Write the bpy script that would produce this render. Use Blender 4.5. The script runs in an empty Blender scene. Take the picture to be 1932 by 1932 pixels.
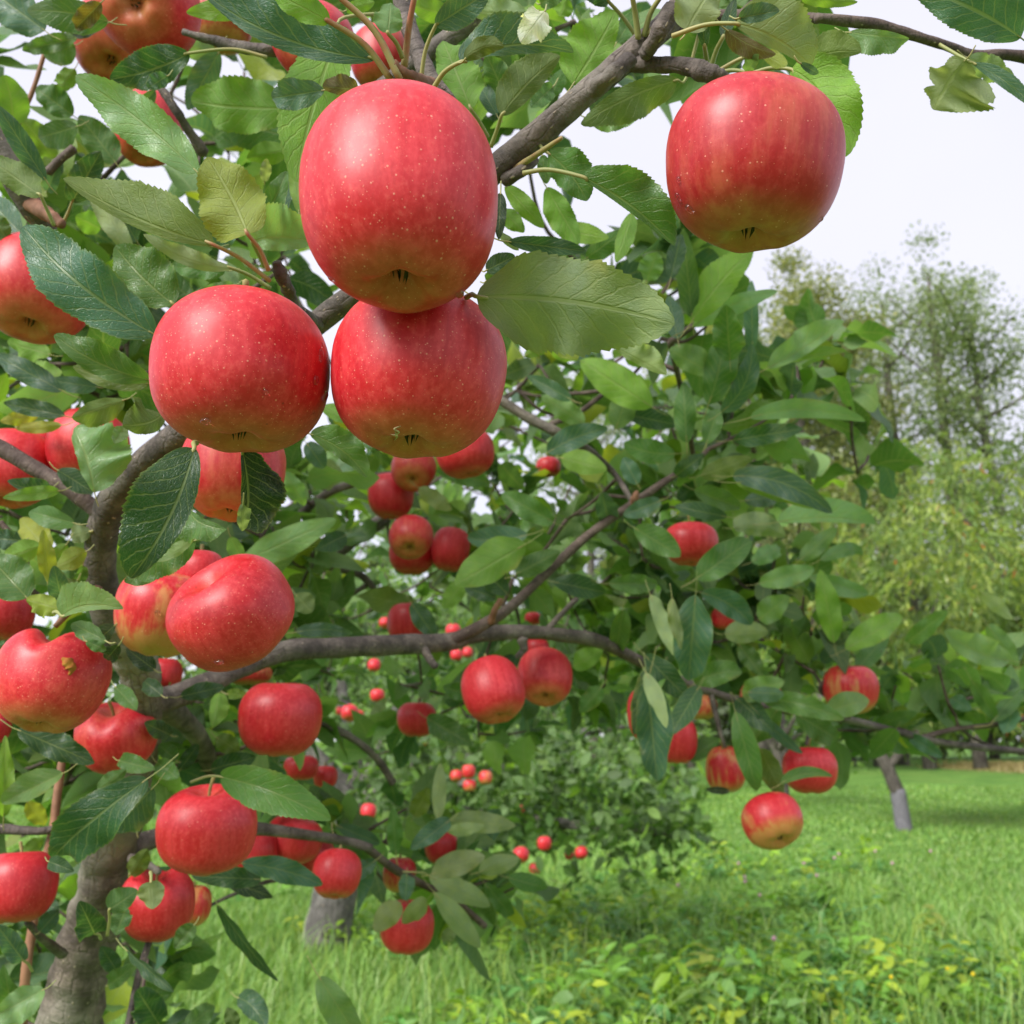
import bpy, math, random
import numpy as np
from mathutils import Vector, Matrix, Euler
from mathutils.bvhtree import BVHTree

random.seed(11)
rng = np.random.default_rng(11)
scene = bpy.context.scene
COL = scene.collection

# ------------------------------------------------------------------ camera
F_PX = 1856.0            # focal length in units of a 1932-unit wide picture
HALF = 966.0
PITCH = math.radians(13.0)
CAM = np.array([0.0, 0.0, 1.5])
FW = np.array([0.0, math.cos(PITCH), math.sin(PITCH)])
UP = np.array([0.0, -math.sin(PITCH), math.cos(PITCH)])
RT = np.array([1.0, 0.0, 0.0])

cam_data = bpy.data.cameras.new("camera")
cam_data.sensor_width = 36.0
cam_data.lens = 36.0 * F_PX / 1932.0
cam_data.clip_start = 0.02
cam_data.clip_end = 2000.0
cam_data.dof.use_dof = True
cam_data.dof.focus_distance = 0.43
cam_data.dof.aperture_fstop = 18.0
cam = bpy.data.objects.new("camera", cam_data)
cam.location = CAM
cam.rotation_euler = (math.radians(90) + PITCH, 0, 0)
COL.objects.link(cam)
scene.camera = cam

# ------------------------------------------------------------------ sky, sun, exposure
SUN_EL, SUN_AZ = math.radians(36), math.radians(-42)   # veiled sun behind the camera, to the left
world = bpy.data.worlds.new("World")
scene.world = world
world.use_nodes = True
wn, wl = world.node_tree.nodes, world.node_tree.links
wn.clear()
w_out = wn.new("ShaderNodeOutputWorld")
w_bg = wn.new("ShaderNodeBackground")
w_bg.inputs["Strength"].default_value = 0.10
w_sky = wn.new("ShaderNodeTexSky")
w_sky.sky_type = 'NISHITA'
w_sky.sun_disc = False
w_sky.sun_elevation = SUN_EL
w_sky.sun_rotation = math.pi + SUN_AZ
w_mix = wn.new("ShaderNodeMix"); w_mix.data_type = 'RGBA'
w_mix.inputs[0].default_value = 0.92
w_tc = wn.new("ShaderNodeTexCoord")
w_no = wn.new("ShaderNodeTexNoise")
w_no.inputs["Scale"].default_value = 2.2
w_no.inputs["Detail"].default_value = 3.0
w_ra = wn.new("ShaderNodeValToRGB")
w_ra.color_ramp.elements[0].position = 0.3
w_ra.color_ramp.elements[0].color = (0.90, 0.885, 1.03, 1)
w_ra.color_ramp.elements[1].position = 0.7
w_ra.color_ramp.elements[1].color = (0.99, 0.975, 1.09, 1)
w_mul = wn.new("ShaderNodeVectorMath"); w_mul.operation = 'SCALE'
w_mul.inputs[3].default_value = 2.95
wl.new(w_tc.outputs["Generated"], w_no.inputs["Vector"])
wl.new(w_no.outputs["Fac"], w_ra.inputs["Fac"])
wl.new(w_ra.outputs["Color"], w_mul.inputs[0])
wl.new(w_sky.outputs["Color"], w_mix.inputs[6])
wl.new(w_mul.outputs["Vector"], w_mix.inputs[7])
wl.new(w_mix.outputs[2], w_bg.inputs["Color"])
wl.new(w_bg.outputs["Background"], w_out.inputs["Surface"])

sun_data = bpy.data.lights.new("sun", 'SUN')
sun_data.energy = 1.5
sun_data.angle = math.radians(30)
sun_data.color = (1.0, 0.97, 0.92)
sun = bpy.data.objects.new("sun", sun_data)
sun_dir = Vector((math.sin(SUN_AZ) * math.cos(SUN_EL), -math.cos(SUN_AZ) * math.cos(SUN_EL), math.sin(SUN_EL)))
sun.rotation_euler = sun_dir.to_track_quat('Z', 'Y').to_euler()
sun.location = (0, 0, 30)
COL.objects.link(sun)

scene.view_settings.view_transform = 'Standard'
scene.view_settings.look = 'None'
scene.view_settings.exposure = 1.8
scene.view_settings.gamma = 1.0
scene.view_settings.use_curve_mapping = False
scene.cycles.max_bounces = 8
scene.cycles.transparent_max_bounces = 8
scene.cycles.use_denoising = True

# ------------------------------------------------------------------ helpers
def at(px, py, d):
    """The point of the place seen at picture position px, py (0..1932) and d metres in front of the camera."""
    return CAM + FW * d + RT * ((px - HALF) / F_PX * d) + UP * ((HALF - py) / F_PX * d)

def proj(p):
    q = np.asarray(p) - CAM
    d = q @ FW
    return HALF + q @ RT / d * F_PX, HALF - q @ UP / d * F_PX, d

def norm(v):
    v = np.asarray(v, float)
    n = np.linalg.norm(v, axis=-1, keepdims=True)
    return v / np.maximum(n, 1e-12)

ZOFF = {0: (0, 0, 1.0), 1: (0, 0, .34), 2: (618.2, 0, .34), 3: (1275.1, 0, .34), 4: (0, 618.2, .34), 5: (618.2, 618.2, .34),
        6: (1275.1, 618.2, .34), 7: (0, 1275.1, .34), 8: (618.2, 1275.1, .34), 9: (1275.1, 1275.1, .34)}

def zp(z, x, y):
    ox, oy, s = ZOFF[z]
    return ox + x * s, oy + y * s

def mesh_from(name, verts, faces, mat=None, smooth=True, uvs=None, tint=None, loop_uvs=None):
    me = bpy.data.meshes.new(name)
    verts = np.asarray(verts, np.float32).reshape(-1, 3)
    if isinstance(faces, np.ndarray):
        n, k = faces.shape
        me.vertices.add(len(verts)); me.vertices.foreach_set("co", verts.ravel())
        me.loops.add(n * k); me.loops.foreach_set("vertex_index", faces.astype(np.int32).ravel())
        me.polygons.add(n)
        me.polygons.foreach_set("loop_start", np.arange(0, n * k, k, dtype=np.int32))
        me.polygons.foreach_set("loop_total", np.full(n, k, np.int32))
        me.update(calc_edges=True)
    else:
        me.from_pydata([tuple(v) for v in verts.tolist()], [], faces)
        me.update()
    if smooth:
        me.polygons.foreach_set("use_smooth", np.ones(len(me.polygons), bool))
    li = None
    if uvs is not None or tint is not None:
        li = np.zeros(len(me.loops), np.int32); me.loops.foreach_get("vertex_index", li)
    if uvs is not None:
        uv = me.uv_layers.new(name="UVMap")
        uv.data.foreach_set("uv", np.asarray(uvs, np.float32)[li].ravel())
    if loop_uvs is not None:
        uv = me.uv_layers.new(name="UVMap")
        uv.data.foreach_set("uv", np.asarray(loop_uvs, np.float32).ravel())
    if tint is not None:
        ca = me.color_attributes.new("tint", 'FLOAT_COLOR', 'POINT')
        t = np.ones((len(verts), 4), np.float32); t[:, :3] = tint
        ca.data.foreach_set("color", t.ravel())
    if mat: me.materials.append(mat)
    return me

def link(name, me, parent=None, loc=None):
    o = bpy.data.objects.new(name, me)
    COL.objects.link(o)
    if loc is not None: o.location = loc
    if parent: o.parent = parent
    return o

def tag(o, label=None, cat=None, group=None, kind=None):
    if label: o["label"] = label
    if cat: o["category"] = cat
    if group: o["group"] = group
    if kind: o["kind"] = kind
    return o

def empty(name, loc, label, cat, group=None):
    o = bpy.data.objects.new(name, None)
    o.empty_display_size = 0.1
    o.location = loc
    COL.objects.link(o)
    return tag(o, label, cat, group)

def smooth_path(pts, per=8):
    """Catmull-Rom through rows of numbers."""
    p = np.asarray(pts, float)
    if len(p) < 3:
        t = np.linspace(0, 1, per)[:, None]
        return p[0] * (1 - t) + p[-1] * t
    q = np.vstack([2 * p[0] - p[1], p, 2 * p[-1] - p[-2]])
    out = []
    for i in range(1, len(q) - 2):
        t = np.linspace(0, 1, per, endpoint=False)[:, None]
        a, b, c, d = q[i - 1], q[i], q[i + 1], q[i + 2]
        out.append(.5 * ((2 * b) + (-a + c) * t + (2 * a - 5 * b + 4 * c - d) * t ** 2 + (-a + 3 * b - 3 * c + d) * t ** 3))
    out.append(p[-1:])
    return np.vstack(out)

def tube_geo(path, rad, sides=10, rough=0.0, cap=True):
    path = np.asarray(path, float); rad = np.broadcast_to(np.asarray(rad, float), (len(path),))
    n = len(path)
    T = norm(np.gradient(path, axis=0))
    u = np.cross(T[0], [0.3, 0.9, 0.2]); u = u / np.linalg.norm(u)
    vs = []
    ang = np.linspace(0, 2 * np.pi, sides, endpoint=False)
    ph = rng.uniform(0, 6.28, 4)
    for i in range(n):
        u = u - T[i] * (u @ T[i]); u = u / np.linalg.norm(u)
        w = np.cross(T[i], u)
        r = rad[i] * np.ones(sides)
        if rough:
            r = r * (1 + rough * (np.sin(2 * ang + ph[0] + i * .35) * .6 + np.sin(3 * ang + ph[1] - i * .9) * .35 + math.sin(i * 1.1 + ph[2]) * .45
                                  + rng.normal(0, .22, sides)))
        vs.append(path[i] + np.cos(ang)[:, None] * u * r[:, None] + np.sin(ang)[:, None] * w * r[:, None])
    v = np.vstack(vs)
    f = []
    for i in range(n - 1):
        for j in range(sides):
            k = (j + 1) % sides
            f.append((i * sides + j, i * sides + k, (i + 1) * sides + k, (i + 1) * sides + j))
    if cap:
        m = len(v)
        v = np.vstack([v, path[0] - T[0] * rad[0] * .4, path[-1] + T[-1] * rad[-1] * .6])
        for j in range(sides):
            k = (j + 1) % sides
            f.append((m, k, j)); f.append((m + 1, (n - 1) * sides + j, (n - 1) * sides + k))
    return v, f

def tube_uvs(path, rad, sides, faces):
    """Per-corner coordinates of a tube: metres along it and metres round it."""
    ln = np.concatenate([[0], np.cumsum(np.linalg.norm(np.diff(path, axis=0), axis=1))])
    R = float(np.mean(rad)); out = []
    nv = len(path) * sides
    for f in faces:
        js = [i % sides for i in f]
        wrap = max(js) == sides - 1 and min(js) == 0 and all(i < nv for i in f)
        for i in f:
            if i >= nv: out.append((0. if i == nv else ln[-1], 0.)); continue
            j = i % sides
            if wrap and j == 0: j = sides
            out.append((ln[i // sides], j / sides * 6.283 * R))
    return out

def join(geos):
    V, Fs, o = [], [], 0
    for v, f in geos:
        V.append(v); Fs += [tuple(i + o for i in q) for q in f]; o += len(v)
    return np.vstack(V), Fs

# ------------------------------------------------------------------ materials
def new_mat(name):
    m = bpy.data.materials.new(name); m.use_nodes = True
    nt = m.node_tree; nt.nodes.clear()
    out = nt.nodes.new("ShaderNodeOutputMaterial")
    return m, nt, out

class NB:
    """Small node-building helper."""
    def __init__(s, nt): s.nt = nt
    def n(s, t, **kw):
        x = s.nt.nodes.new(t)
        for k, v in kw.items(): setattr(x, k, v)
        return x
    def l(s, a, b): s.nt.links.new(a, b)
    def put(s, sock, v):
        if hasattr(v, "is_output"): s.l(v, sock)
        elif v is not None: sock.default_value = v
    def math(s, op, a, b=None, c=None, clamp=False):
        x = s.n("ShaderNodeMath", operation=op); x.use_clamp = clamp
        s.put(x.inputs[0], a)
        if b is not None: s.put(x.inputs[1], b)
        if c is not None: s.put(x.inputs[2], c)
        return x.outputs[0]
    def mix(s, f, a, b, blend='MIX'):
        x = s.n("ShaderNodeMix", data_type='RGBA', blend_type=blend)
        s.put(x.inputs[0], f); s.put(x.inputs[6], a); s.put(x.inputs[7], b)
        return x.outputs[2]
    def rng(s, v, a, b, c=0.0, d=1.0, smooth=True):
        x = s.n("ShaderNodeMapRange"); x.interpolation_type = 'SMOOTHSTEP' if smooth else 'LINEAR'
        s.put(x.inputs[0], v)
        for i, q in enumerate((a, b, c, d)): s.put(x.inputs[i + 1], q)
        return x.outputs[0]
    def noise(s, vec, scale, detail=3, rough=.55):
        x = s.n("ShaderNodeTexNoise")
        if vec is not None: s.l(vec, x.inputs["Vector"])
        s.put(x.inputs["Scale"], scale); x.inputs["Detail"].default_value = detail; x.inputs["Roughness"].default_value = rough
        return x.outputs["Fac"]
    def mapping(s, vec, scale, loc=None):
        x = s.n("ShaderNodeMapping"); s.l(vec, x.inputs["Vector"]); s.put(x.inputs["Scale"], scale)
        if loc is not None: s.put(x.inputs["Location"], loc)
        return x.outputs["Vector"]

def leaf_material(name, from_attribute, veins=True, transl=0.37):
    m, nt, out = new_mat(name)
    b = NB(nt)
    if from_attribute:
        a = b.n("ShaderNodeAttribute"); a.attribute_name = "tint"; tint = a.outputs["Color"]; rnd = None
    else:
        oi = b.n("ShaderNodeObjectInfo"); tint = oi.outputs["Color"]; rnd = oi.outputs["Random"]
    geo = b.n("ShaderNodeNewGeometry")
    back = geo.outputs["Backfacing"]
    tc = b.n("ShaderNodeTexCoord")
    under = b.mix(0.30, tint, (0.17, 0.235, 0.105, 1))
    base = b.mix(back, tint, under)
    # blotches of the living leaf
    blot = b.noise(tc.outputs["Object"], 90.0 if not from_attribute else 25.0, 3)
    base = b.mix(b.rng(blot, .35, .7, 0.0, .45), base, b.mix(1.0, base, (1.35, 1.25, .8, 1), 'MULTIPLY'))
    p = b.n("ShaderNodeBsdfPrincipled")
    if veins:
        uv = b.n("ShaderNodeSeparateXYZ"); b.l(tc.outputs["UV"], uv.inputs[0])
        t = uv.outputs[0]
        sgn = b.math('MULTIPLY_ADD', uv.outputs[1], 2.0, -1.0)
        s = b.math('ABSOLUTE', sgn)
        mid = b.rng(s, .028, .075, 1.0, 0.0)
        # side veins: curved lines leaving the midrib, staggered on the two sides
        side = b.math('GREATER_THAN', sgn, 0.0)
        ph = b.math('MULTIPLY_ADD', t, 9.0, b.math('MULTIPLY', side, .42))
        ph = b.math('SUBTRACT', ph, b.math('MULTIPLY', b.math('POWER', s, .85), 2.1))
        wob = b.noise(tc.outputs["UV"], 7.0, 2)
        ph = b.math('ADD', ph, b.math('MULTIPLY_ADD', wob, .5, -.25))
        fr = b.math('ABSOLUTE', b.math('SUBTRACT', b.math('FRACT', ph), .5))
        lat = b.math('MULTIPLY', b.rng(fr, .035, .10, 1.0, 0.0), b.rng(s, .7, 1.0, 1.0, .15))
        vo = b.n("ShaderNodeTexVoronoi"); vo.feature = 'DISTANCE_TO_EDGE'
        mp = b.mapping(tc.outputs["UV"], (34.0, 26.0, 1.0)); b.l(mp, vo.inputs["Vector"]); vo.inputs["Scale"].default_value = 1.0
        net = b.rng(vo.outputs["Distance"], .02, .12, 1.0, 0.0)
        vein = b.math('MAXIMUM', mid, b.math('MULTIPLY', lat, .75))
        allv = b.math('MAXIMUM', vein, b.math('MULTIPLY', net, .22))
        vcol = b.mix(0.55, base, (0.27, 0.32, 0.13, 1))
        col = b.mix(b.math('MULTIPLY', allv, .72), base, vcol)
        # yellow-green rim
        col = b.mix(b.rng(s, .9, 1.0, 0.0, .4), col, (0.20, 0.26, 0.06, 1))
        sp = b.n("ShaderNodeTexVoronoi"); b.l(b.mapping(tc.outputs["UV"], (5.0, 3.2, 1.0)), sp.inputs["Vector"]); sp.inputs["Scale"].default_value = 1.0
        if rnd is not None:
            sp.voronoi_dimensions = '4D'; b.l(b.math('MULTIPLY', rnd, 60.0), sp.inputs["W"])
        spc = b.n("ShaderNodeSeparateColor"); b.l(sp.outputs["Color"], spc.inputs[0])
        spot = b.math('MULTIPLY', b.rng(b.math('ADD', sp.outputs["Distance"], b.math('MULTIPLY', wob, .10)), .13, .17, 1, 0), b.math('LESS_THAN', spc.outputs[0], .07))
        col = b.mix(b.math('MULTIPLY', spot, .85), col, (0.13, 0.055, 0.018, 1))
        wear = b.math('MULTIPLY', b.rng(b.noise(tc.outputs["Object"], 28.0, 3), .60, .72), b.rng(s, .55, 1.0, .15, .8))
        col = b.mix(b.math('MULTIPLY', wear, .55), col, (0.26, 0.24, 0.05, 1))
        h = b.math('MULTIPLY', allv, b.math('MULTIPLY_ADD', back, 2.0, -1.0))
        h = b.math('ADD', h, b.math('MULTIPLY', b.noise(tc.outputs["UV"], 6.0, 3), 1.2))
        bu = b.n("ShaderNodeBump"); bu.inputs["Strength"].default_value = .65; bu.inputs["Distance"].default_value = .001
        b.l(h, bu.inputs["Height"])
        b.l(bu.outputs[0], p.inputs["Normal"])
    else:
        col = base
    b.l(col, p.inputs["Base Color"])
    b.put(p.inputs["Roughness"], b.math('MULTIPLY_ADD', back, .25, .36))
    p.inputs["Specular IOR Level"].default_value = .5
    tr = b.n("ShaderNodeBsdfTranslucent")
    b.l(b.mix(1.0, col, (1.8, 1.85, .75, 1), 'MULTIPLY'), tr.inputs["Color"])
    ms = b.n("ShaderNodeMixShader"); ms.inputs[0].default_value = transl
    b.l(p.outputs[0], ms.inputs[1]); b.l(tr.outputs[0], ms.inputs[2])
    b.l(ms.outputs[0], out.inputs["Surface"])
    return m

def simple_mat(name, col, rough=.6, spec=.3, var=0.0, scale=30.0, col2=None):
    m, nt, out = new_mat(name)
    b = NB(nt)
    p = b.n("ShaderNodeBsdfPrincipled")
    tc = b.n("ShaderNodeTexCoord")
    f = b.rng(b.noise(tc.outputs["Object"], scale, 4), .35, .68)
    c2 = col2 or tuple(c * (1 + var) for c in col)
    b.l(b.mix(f, (*col, 1), (*c2, 1)), p.inputs["Base Color"])
    p.inputs["Roughness"].default_value = rough; p.inputs["Specular IOR Level"].default_value = spec
    b.l(p.outputs[0], out.inputs["Surface"])
    return m

def bark_material(name, dark, light, scale=1.0, lichen=.3, bump=.6, use_uv=True, crack=.5):
    """Bark with rings round the branch, pale pores, lichen blotches and, on old wood, cracks along it."""
    m, nt, out = new_mat(name)
    b = NB(nt)
    tc = b.n("ShaderNodeTexCoord")
    v = tc.outputs["Object"]
    w = tc.outputs["UV"] if use_uv else v
    n1 = b.noise(v, 45 * scale, 5, .65)
    n2 = b.noise(v, 260 * scale, 4, .7)
    n3 = b.noise(v, 14 * scale, 3)
    rings = b.noise(b.mapping(w, (330 * scale, 45 * scale, 1)), 1.0, 4, .65)
    cr = b.n("ShaderNodeTexVoronoi"); cr.feature = 'DISTANCE_TO_EDGE'
    wob = b.n("ShaderNodeVectorMath", operation='MULTIPLY_ADD')
    nn = b.n("ShaderNodeTexNoise"); b.l(v, nn.inputs["Vector"]); nn.inputs["Scale"].default_value = 90 * scale
    b.l(nn.outputs["Color"], wob.inputs[0]); wob.inputs[1].default_value = (.6, .6, .6)
    b.l(b.mapping(w, (48 * scale, 130 * scale, 1)), wob.inputs[2])
    b.l(wob.outputs[0], cr.inputs["Vector"]); cr.inputs["Scale"].default_value = 1.0
    crk = b.math('MULTIPLY', b.rng(cr.outputs["Distance"], .0, .12, 1, 0), b.rng(n1, .4, .6, 0, crack))
    col = b.mix(b.rng(n1, .35, .68), (*dark, 1), (*light, 1))
    col = b.mix(b.rng(rings, .52, .68, 0, .6), col, tuple(c * .5 for c in dark) + (1,))
    col = b.mix(b.rng(n2, .45, .7, 0, .4), col, tuple(c * .45 for c in dark) + (1,))
    col = b.mix(b.math('MULTIPLY', b.rng(n3, .5, .66), lichen), col, (0.36, 0.33, 0.27, 1))
    col = b.mix(crk, col, tuple(c * .3 for c in dark) + (1,))
    vo = b.n("ShaderNodeTexVoronoi"); b.l(b.mapping(w, (170 * scale, 300 * scale, 1) if use_uv else (200 * scale,) * 3), vo.inputs["Vector"]); vo.inputs["Scale"].default_value = 1.0
    dot = b.rng(vo.outputs["Distance"], .14, .26, 1, 0)
    cell = b.n("ShaderNodeSeparateColor"); b.l(vo.outputs["Color"], cell.inputs[0])
    dot = b.math('MULTIPLY', dot, b.math('GREATER_THAN', cell.outputs[0], .86))
    col = b.mix(b.math('MULTIPLY', dot, .8), col, (0.42, 0.34, 0.25, 1))
    p = b.n("ShaderNodeBsdfPrincipled")
    b.l(col, p.inputs["Base Color"]); p.inputs["Roughness"].default_value = .68
    p.inputs["Specular IOR Level"].default_value = .28
    bu = b.n("ShaderNodeBump"); bu.inputs["Strength"].default_value = bump; bu.inputs["Distance"].default_value = .003 / scale
    h = b.math('ADD', b.math('ADD', n1, b.math('MULTIPLY', n2, .5)), b.math('MULTIPLY', dot, .35))
    h = b.math('SUBTRACT', b.math('SUBTRACT', h, b.math('MULTIPLY', rings, .6)), b.math('MULTIPLY', crk, .9))
    b.l(h, bu.inputs["Height"])
    b.l(bu.outputs[0], p.inputs["Normal"])
    b.l(p.outputs[0], out.inputs["Surface"])
    return m

def apple_material(name):
    """Object colour: r = how green-yellow the ground shows, g = darkness of the red, b = lenticel strength."""
    m, nt, out = new_mat(name)
    b = NB(nt)
    oi = b.n("ShaderNodeObjectInfo")
    cs = b.n("ShaderNodeSeparateColor"); b.l(oi.outputs["Color"], cs.inputs[0])
    ground, dark, lent = cs.outputs[0], cs.outputs[1], cs.outputs[2]
    tc = b.n("ShaderNodeTexCoord")
    g = tc.outputs["Generated"]
    off = b.n("ShaderNodeVectorMath", operation='SCALE'); b.l(oi.outputs["Location"], off.inputs[0]); off.inputs[3].default_value = 37.0
    gv = b.n("ShaderNodeVectorMath", operation='ADD'); b.l(g, gv.inputs[0]); b.l(off.outputs[0], gv.inputs[1])
    gv = gv.outputs[0]
    sx = b.n("ShaderNodeSeparateXYZ"); b.l(g, sx.inputs[0])
    z = sx.outputs[2]
    st1 = b.noise(b.mapping(gv, (11, 11, 1.1)), 1.0, 4, .6)
    st2 = b.noise(b.mapping(gv, (34, 34, 2.6)), 1.0, 4, .6)
    bl = b.noise(b.mapping(gv, (2.3, 2.3, 1.5)), 1.0, 3)
    mott = b.noise(b.mapping(gv, (26, 26, 20)), 1.0, 5, .7)
    red = b.mix(b.rng(b.math('MULTIPLY_ADD', mott, .45, b.math('MULTIPLY', st1, .55)), .39, .62), (0.53, 0.008, 0.018, 1), (0.66, 0.036, 0.048, 1))
    red = b.mix(b.rng(st2, .48, .74, 0, .5), red, (0.44, 0.008, 0.014, 1))
    red = b.mix(b.rng(mott, .5, .8, 0, .4), red, (0.72, 0.15, 0.11, 1))
    red = b.mix(dark, red, b.mix(1.0, red, (.55, .35, .4, 1), 'MULTIPLY'))  # darker reds; apples hanging in shade get that shade in their colour here
    gcol = b.mix(b.rng(bl, .35, .65), (0.44, 0.29, 0.06, 1), (0.56, 0.27, 0.085, 1))
    # blush leaves the calyx end (z near 0) and follows large patches
    lowz = b.rng(z, .0, b.math('MULTIPLY_ADD', ground, .30, .13), 1.0, 0.0)
    patch = b.rng(b.math('ADD', bl, b.math('MULTIPLY', b.math('SUBTRACT', st1, .5), .5)), .42, .72)
    patch = b.math('MULTIPLY', patch, b.math('MULTIPLY_ADD', ground, 1.5, -.16, True))
    f = b.math('ADD', b.math('MULTIPLY', lowz, b.math('MULTIPLY_ADD', ground, .9, .24)), patch)
    cav = b.rng(z, .93, .80, 1.0, 0.0)
    rad = b.n("ShaderNodeVectorMath", operation='DISTANCE')
    fl = b.mapping(g, (1, 1, 0)); b.l(fl, rad.inputs[0]); rad.inputs[1].default_value = (.5, .5, 0)
    incav = b.math('MULTIPLY', b.rng(rad.outputs["Value"], .20, .06), b.math('GREATER_THAN', z, .5))
    f = b.math('ADD', f, b.math('MULTIPLY', incav, b.math('MULTIPLY_ADD', ground, .8, .1)))
    incal = b.math('MULTIPLY', b.rng(rad.outputs["Value"], .20, .06), b.math('LESS_THAN', z, .5))
    f = b.math('ADD', f, b.math('MULTIPLY', incal, b.math('MULTIPLY_ADD', ground, .7, .28)))
    f = b.math('MULTIPLY', f, b.math('MULTIPLY_ADD', st1, .9, .45))
    f = b.math('MINIMUM', f, .78)
    col = b.mix(f, red, gcol)
    # lenticels
    vo = b.n("ShaderNodeTexVoronoi"); b.l(b.mapping(gv, (31, 31, 29)), vo.inputs["Vector"]); vo.inputs["Scale"].default_value = 1.0
    cl = b.n("ShaderNodeSeparateColor"); b.l(vo.outputs["Color"], cl.inputs[0])
    size = b.math('MULTIPLY_ADD', cl.outputs[1], .15, .10)
    dot = b.rng(vo.outputs["Distance"], b.math('MULTIPLY', size, .5), size, 1.0, 0.0)
    dot = b.math('MULTIPLY', dot, b.math('LESS_THAN', cl.outputs[0], b.math('MULTIPLY_ADD', lent, .85, .10)))
    vo2 = b.n("ShaderNodeTexVoronoi"); b.l(b.mapping(gv, (62, 62, 58)), vo2.inputs["Vector"]); vo2.inputs["Scale"].default_value = 1.0
    cl2 = b.n("ShaderNodeSeparateColor"); b.l(vo2.outputs["Color"], cl2.inputs[0])
    dot2 = b.math('MULTIPLY', b.rng(vo2.outputs["Distance"], .10, .22, 1.0, 0.0), b.math('LESS_THAN', cl2.outputs[0], b.math('MULTIPLY', lent, .55)))
    dd = b.math('MAXIMUM', dot, b.math('MULTIPLY', dot2, .8))
    col = b.mix(b.math('MULTIPLY', dd, .62), col, (0.80, 0.36, 0.25, 1))
    spk = b.n("ShaderNodeTexVoronoi"); b.l(b.mapping(gv, (9, 9, 9)), spk.inputs["Vector"]); spk.inputs["Scale"].default_value = 1.0
    sc_ = b.n("ShaderNodeSeparateColor"); b.l(spk.outputs["Color"], sc_.inputs[0])
    sp = b.math('MULTIPLY', b.rng(spk.outputs["Distance"], .03, .08, 1, 0), b.math('LESS_THAN', sc_.outputs[0], .12))
    col = b.mix(b.math('MULTIPLY', sp, .6), col, (0.12, 0.02, 0.015, 1))
    p = b.n("ShaderNodeBsdfPrincipled")
    b.l(col, p.inputs["Base Color"])
    b.put(p.inputs["Roughness"], b.rng(bl, .3, .7, .42, .54))
    p.inputs["Specular IOR Level"].default_value = .42
    p.inputs["Coat Weight"].default_value = .18
    p.inputs["Coat Roughness"].default_value = .30
    p.inputs["Subsurface Weight"].default_value = .12
    p.inputs["Subsurface Radius"].default_value = (.5, .12, .06)
    p.inputs["Subsurface Scale"].default_value = .006
    bu = b.n("ShaderNodeBump"); bu.inputs["Strength"].default_value = .25; bu.inputs["Distance"].default_value = .0006
    b.l(b.math('ADD', b.math('MULTIPLY', mott, .6), b.math('ADD', b.math('MULTIPLY', dd, .35), b.noise(b.mapping(gv, (5, 5, 4)), 1.0, 2))), bu.inputs["Height"])
    b.l(bu.outputs[0], p.inputs["Normal"])
    b.l(p.outputs[0], out.inputs["Surface"])
    return m

M_LEAF = leaf_material("apple_leaf", False)
M_FOL = leaf_material("foliage_leaf", True, veins=True)
M_FAR = leaf_material("far_foliage", True, veins=False, transl=.35)
M_APPLE = apple_material("apple_skin")
M_BARK = bark_material("young_bark", (0.066, 0.053, 0.047), (0.195, 0.158, 0.136), 1.0, .28, .8, True, .25)
M_TRUNK = bark_material("trunk_bark", (0.085, 0.066, 0.052), (0.245, 0.20, 0.155), .75, .55, .8, True, .35)
M_FARBARK = bark_material("old_bark", (0.060, 0.050, 0.042), (0.15, 0.13, 0.11), .12, .35, .6, False, .5)
M_PALEBARK = bark_material("pale_old_bark", (0.12, 0.11, 0.10), (0.31, 0.29, 0.26), .12, .4, .7, False, .8)
M_TWIG = bark_material("twig_bark", (0.070, 0.046, 0.038), (0.16, 0.115, 0.095), 1.3, .12, .7, True, .15)
M_CANE = simple_mat("reddish_cane", (0.22, 0.11, 0.065), .55, .3, .6, 60)
M_PET = simple_mat("leaf_stalk", (0.26, 0.29, 0.10), .5, .4, 0, 40, (0.36, 0.30, 0.12))
M_PETRED = simple_mat("red_leaf_stalk", (0.30, 0.27, 0.10), .5, .4, 0, 60, (0.36, 0.10, 0.07))
M_STEM = simple_mat("apple_stalk", (0.20, 0.17, 0.06), .6, .3, .5, 80)
M_CALYX = simple_mat("dry_calyx", (0.055, 0.06, 0.03), .8, .2, 0, 90, (0.13, 0.11, 0.05))
M_BUD = simple_mat("spur_bud", (0.16, 0.08, 0.05), .7, .2, .6, 120)
# ------------------------------------------------------------------ the near tree: wood
TREE_BASE = at(130, 2150, 1.05); TREE_BASE[2] = 0.0
apple_tree = empty("apple_tree", TREE_BASE, "apple tree with mottled grey trunk and the big red apples, its limb crossing above them", "tree")
TB = Vector(TREE_BASE)
near_nodes = []           # points of its wood, for twigs to grow from

def wood(name, rows, mat, sides=14, rough=.06, per=8, parent=None, base=None, nodes=True):
    """rows: picture x, y, depth in m, half-thickness in picture units."""
    parent = parent or apple_tree; base = TREE_BASE if base is None else base
    p = np.array([[*at(x, y, d), r * d / F_PX] for x, y, d, r in rows])
    s = smooth_path(p, per)
    v, f = tube_geo(s[:, :3] - base, s[:, 3], sides, rough)
    o = link(name, mesh_from(name, v, f, mat, loop_uvs=tube_uvs(s[:, :3], s[:, 3], sides, f)), parent)
    if nodes: near_nodes.extend(s[::3, :3])
    return o

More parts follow.
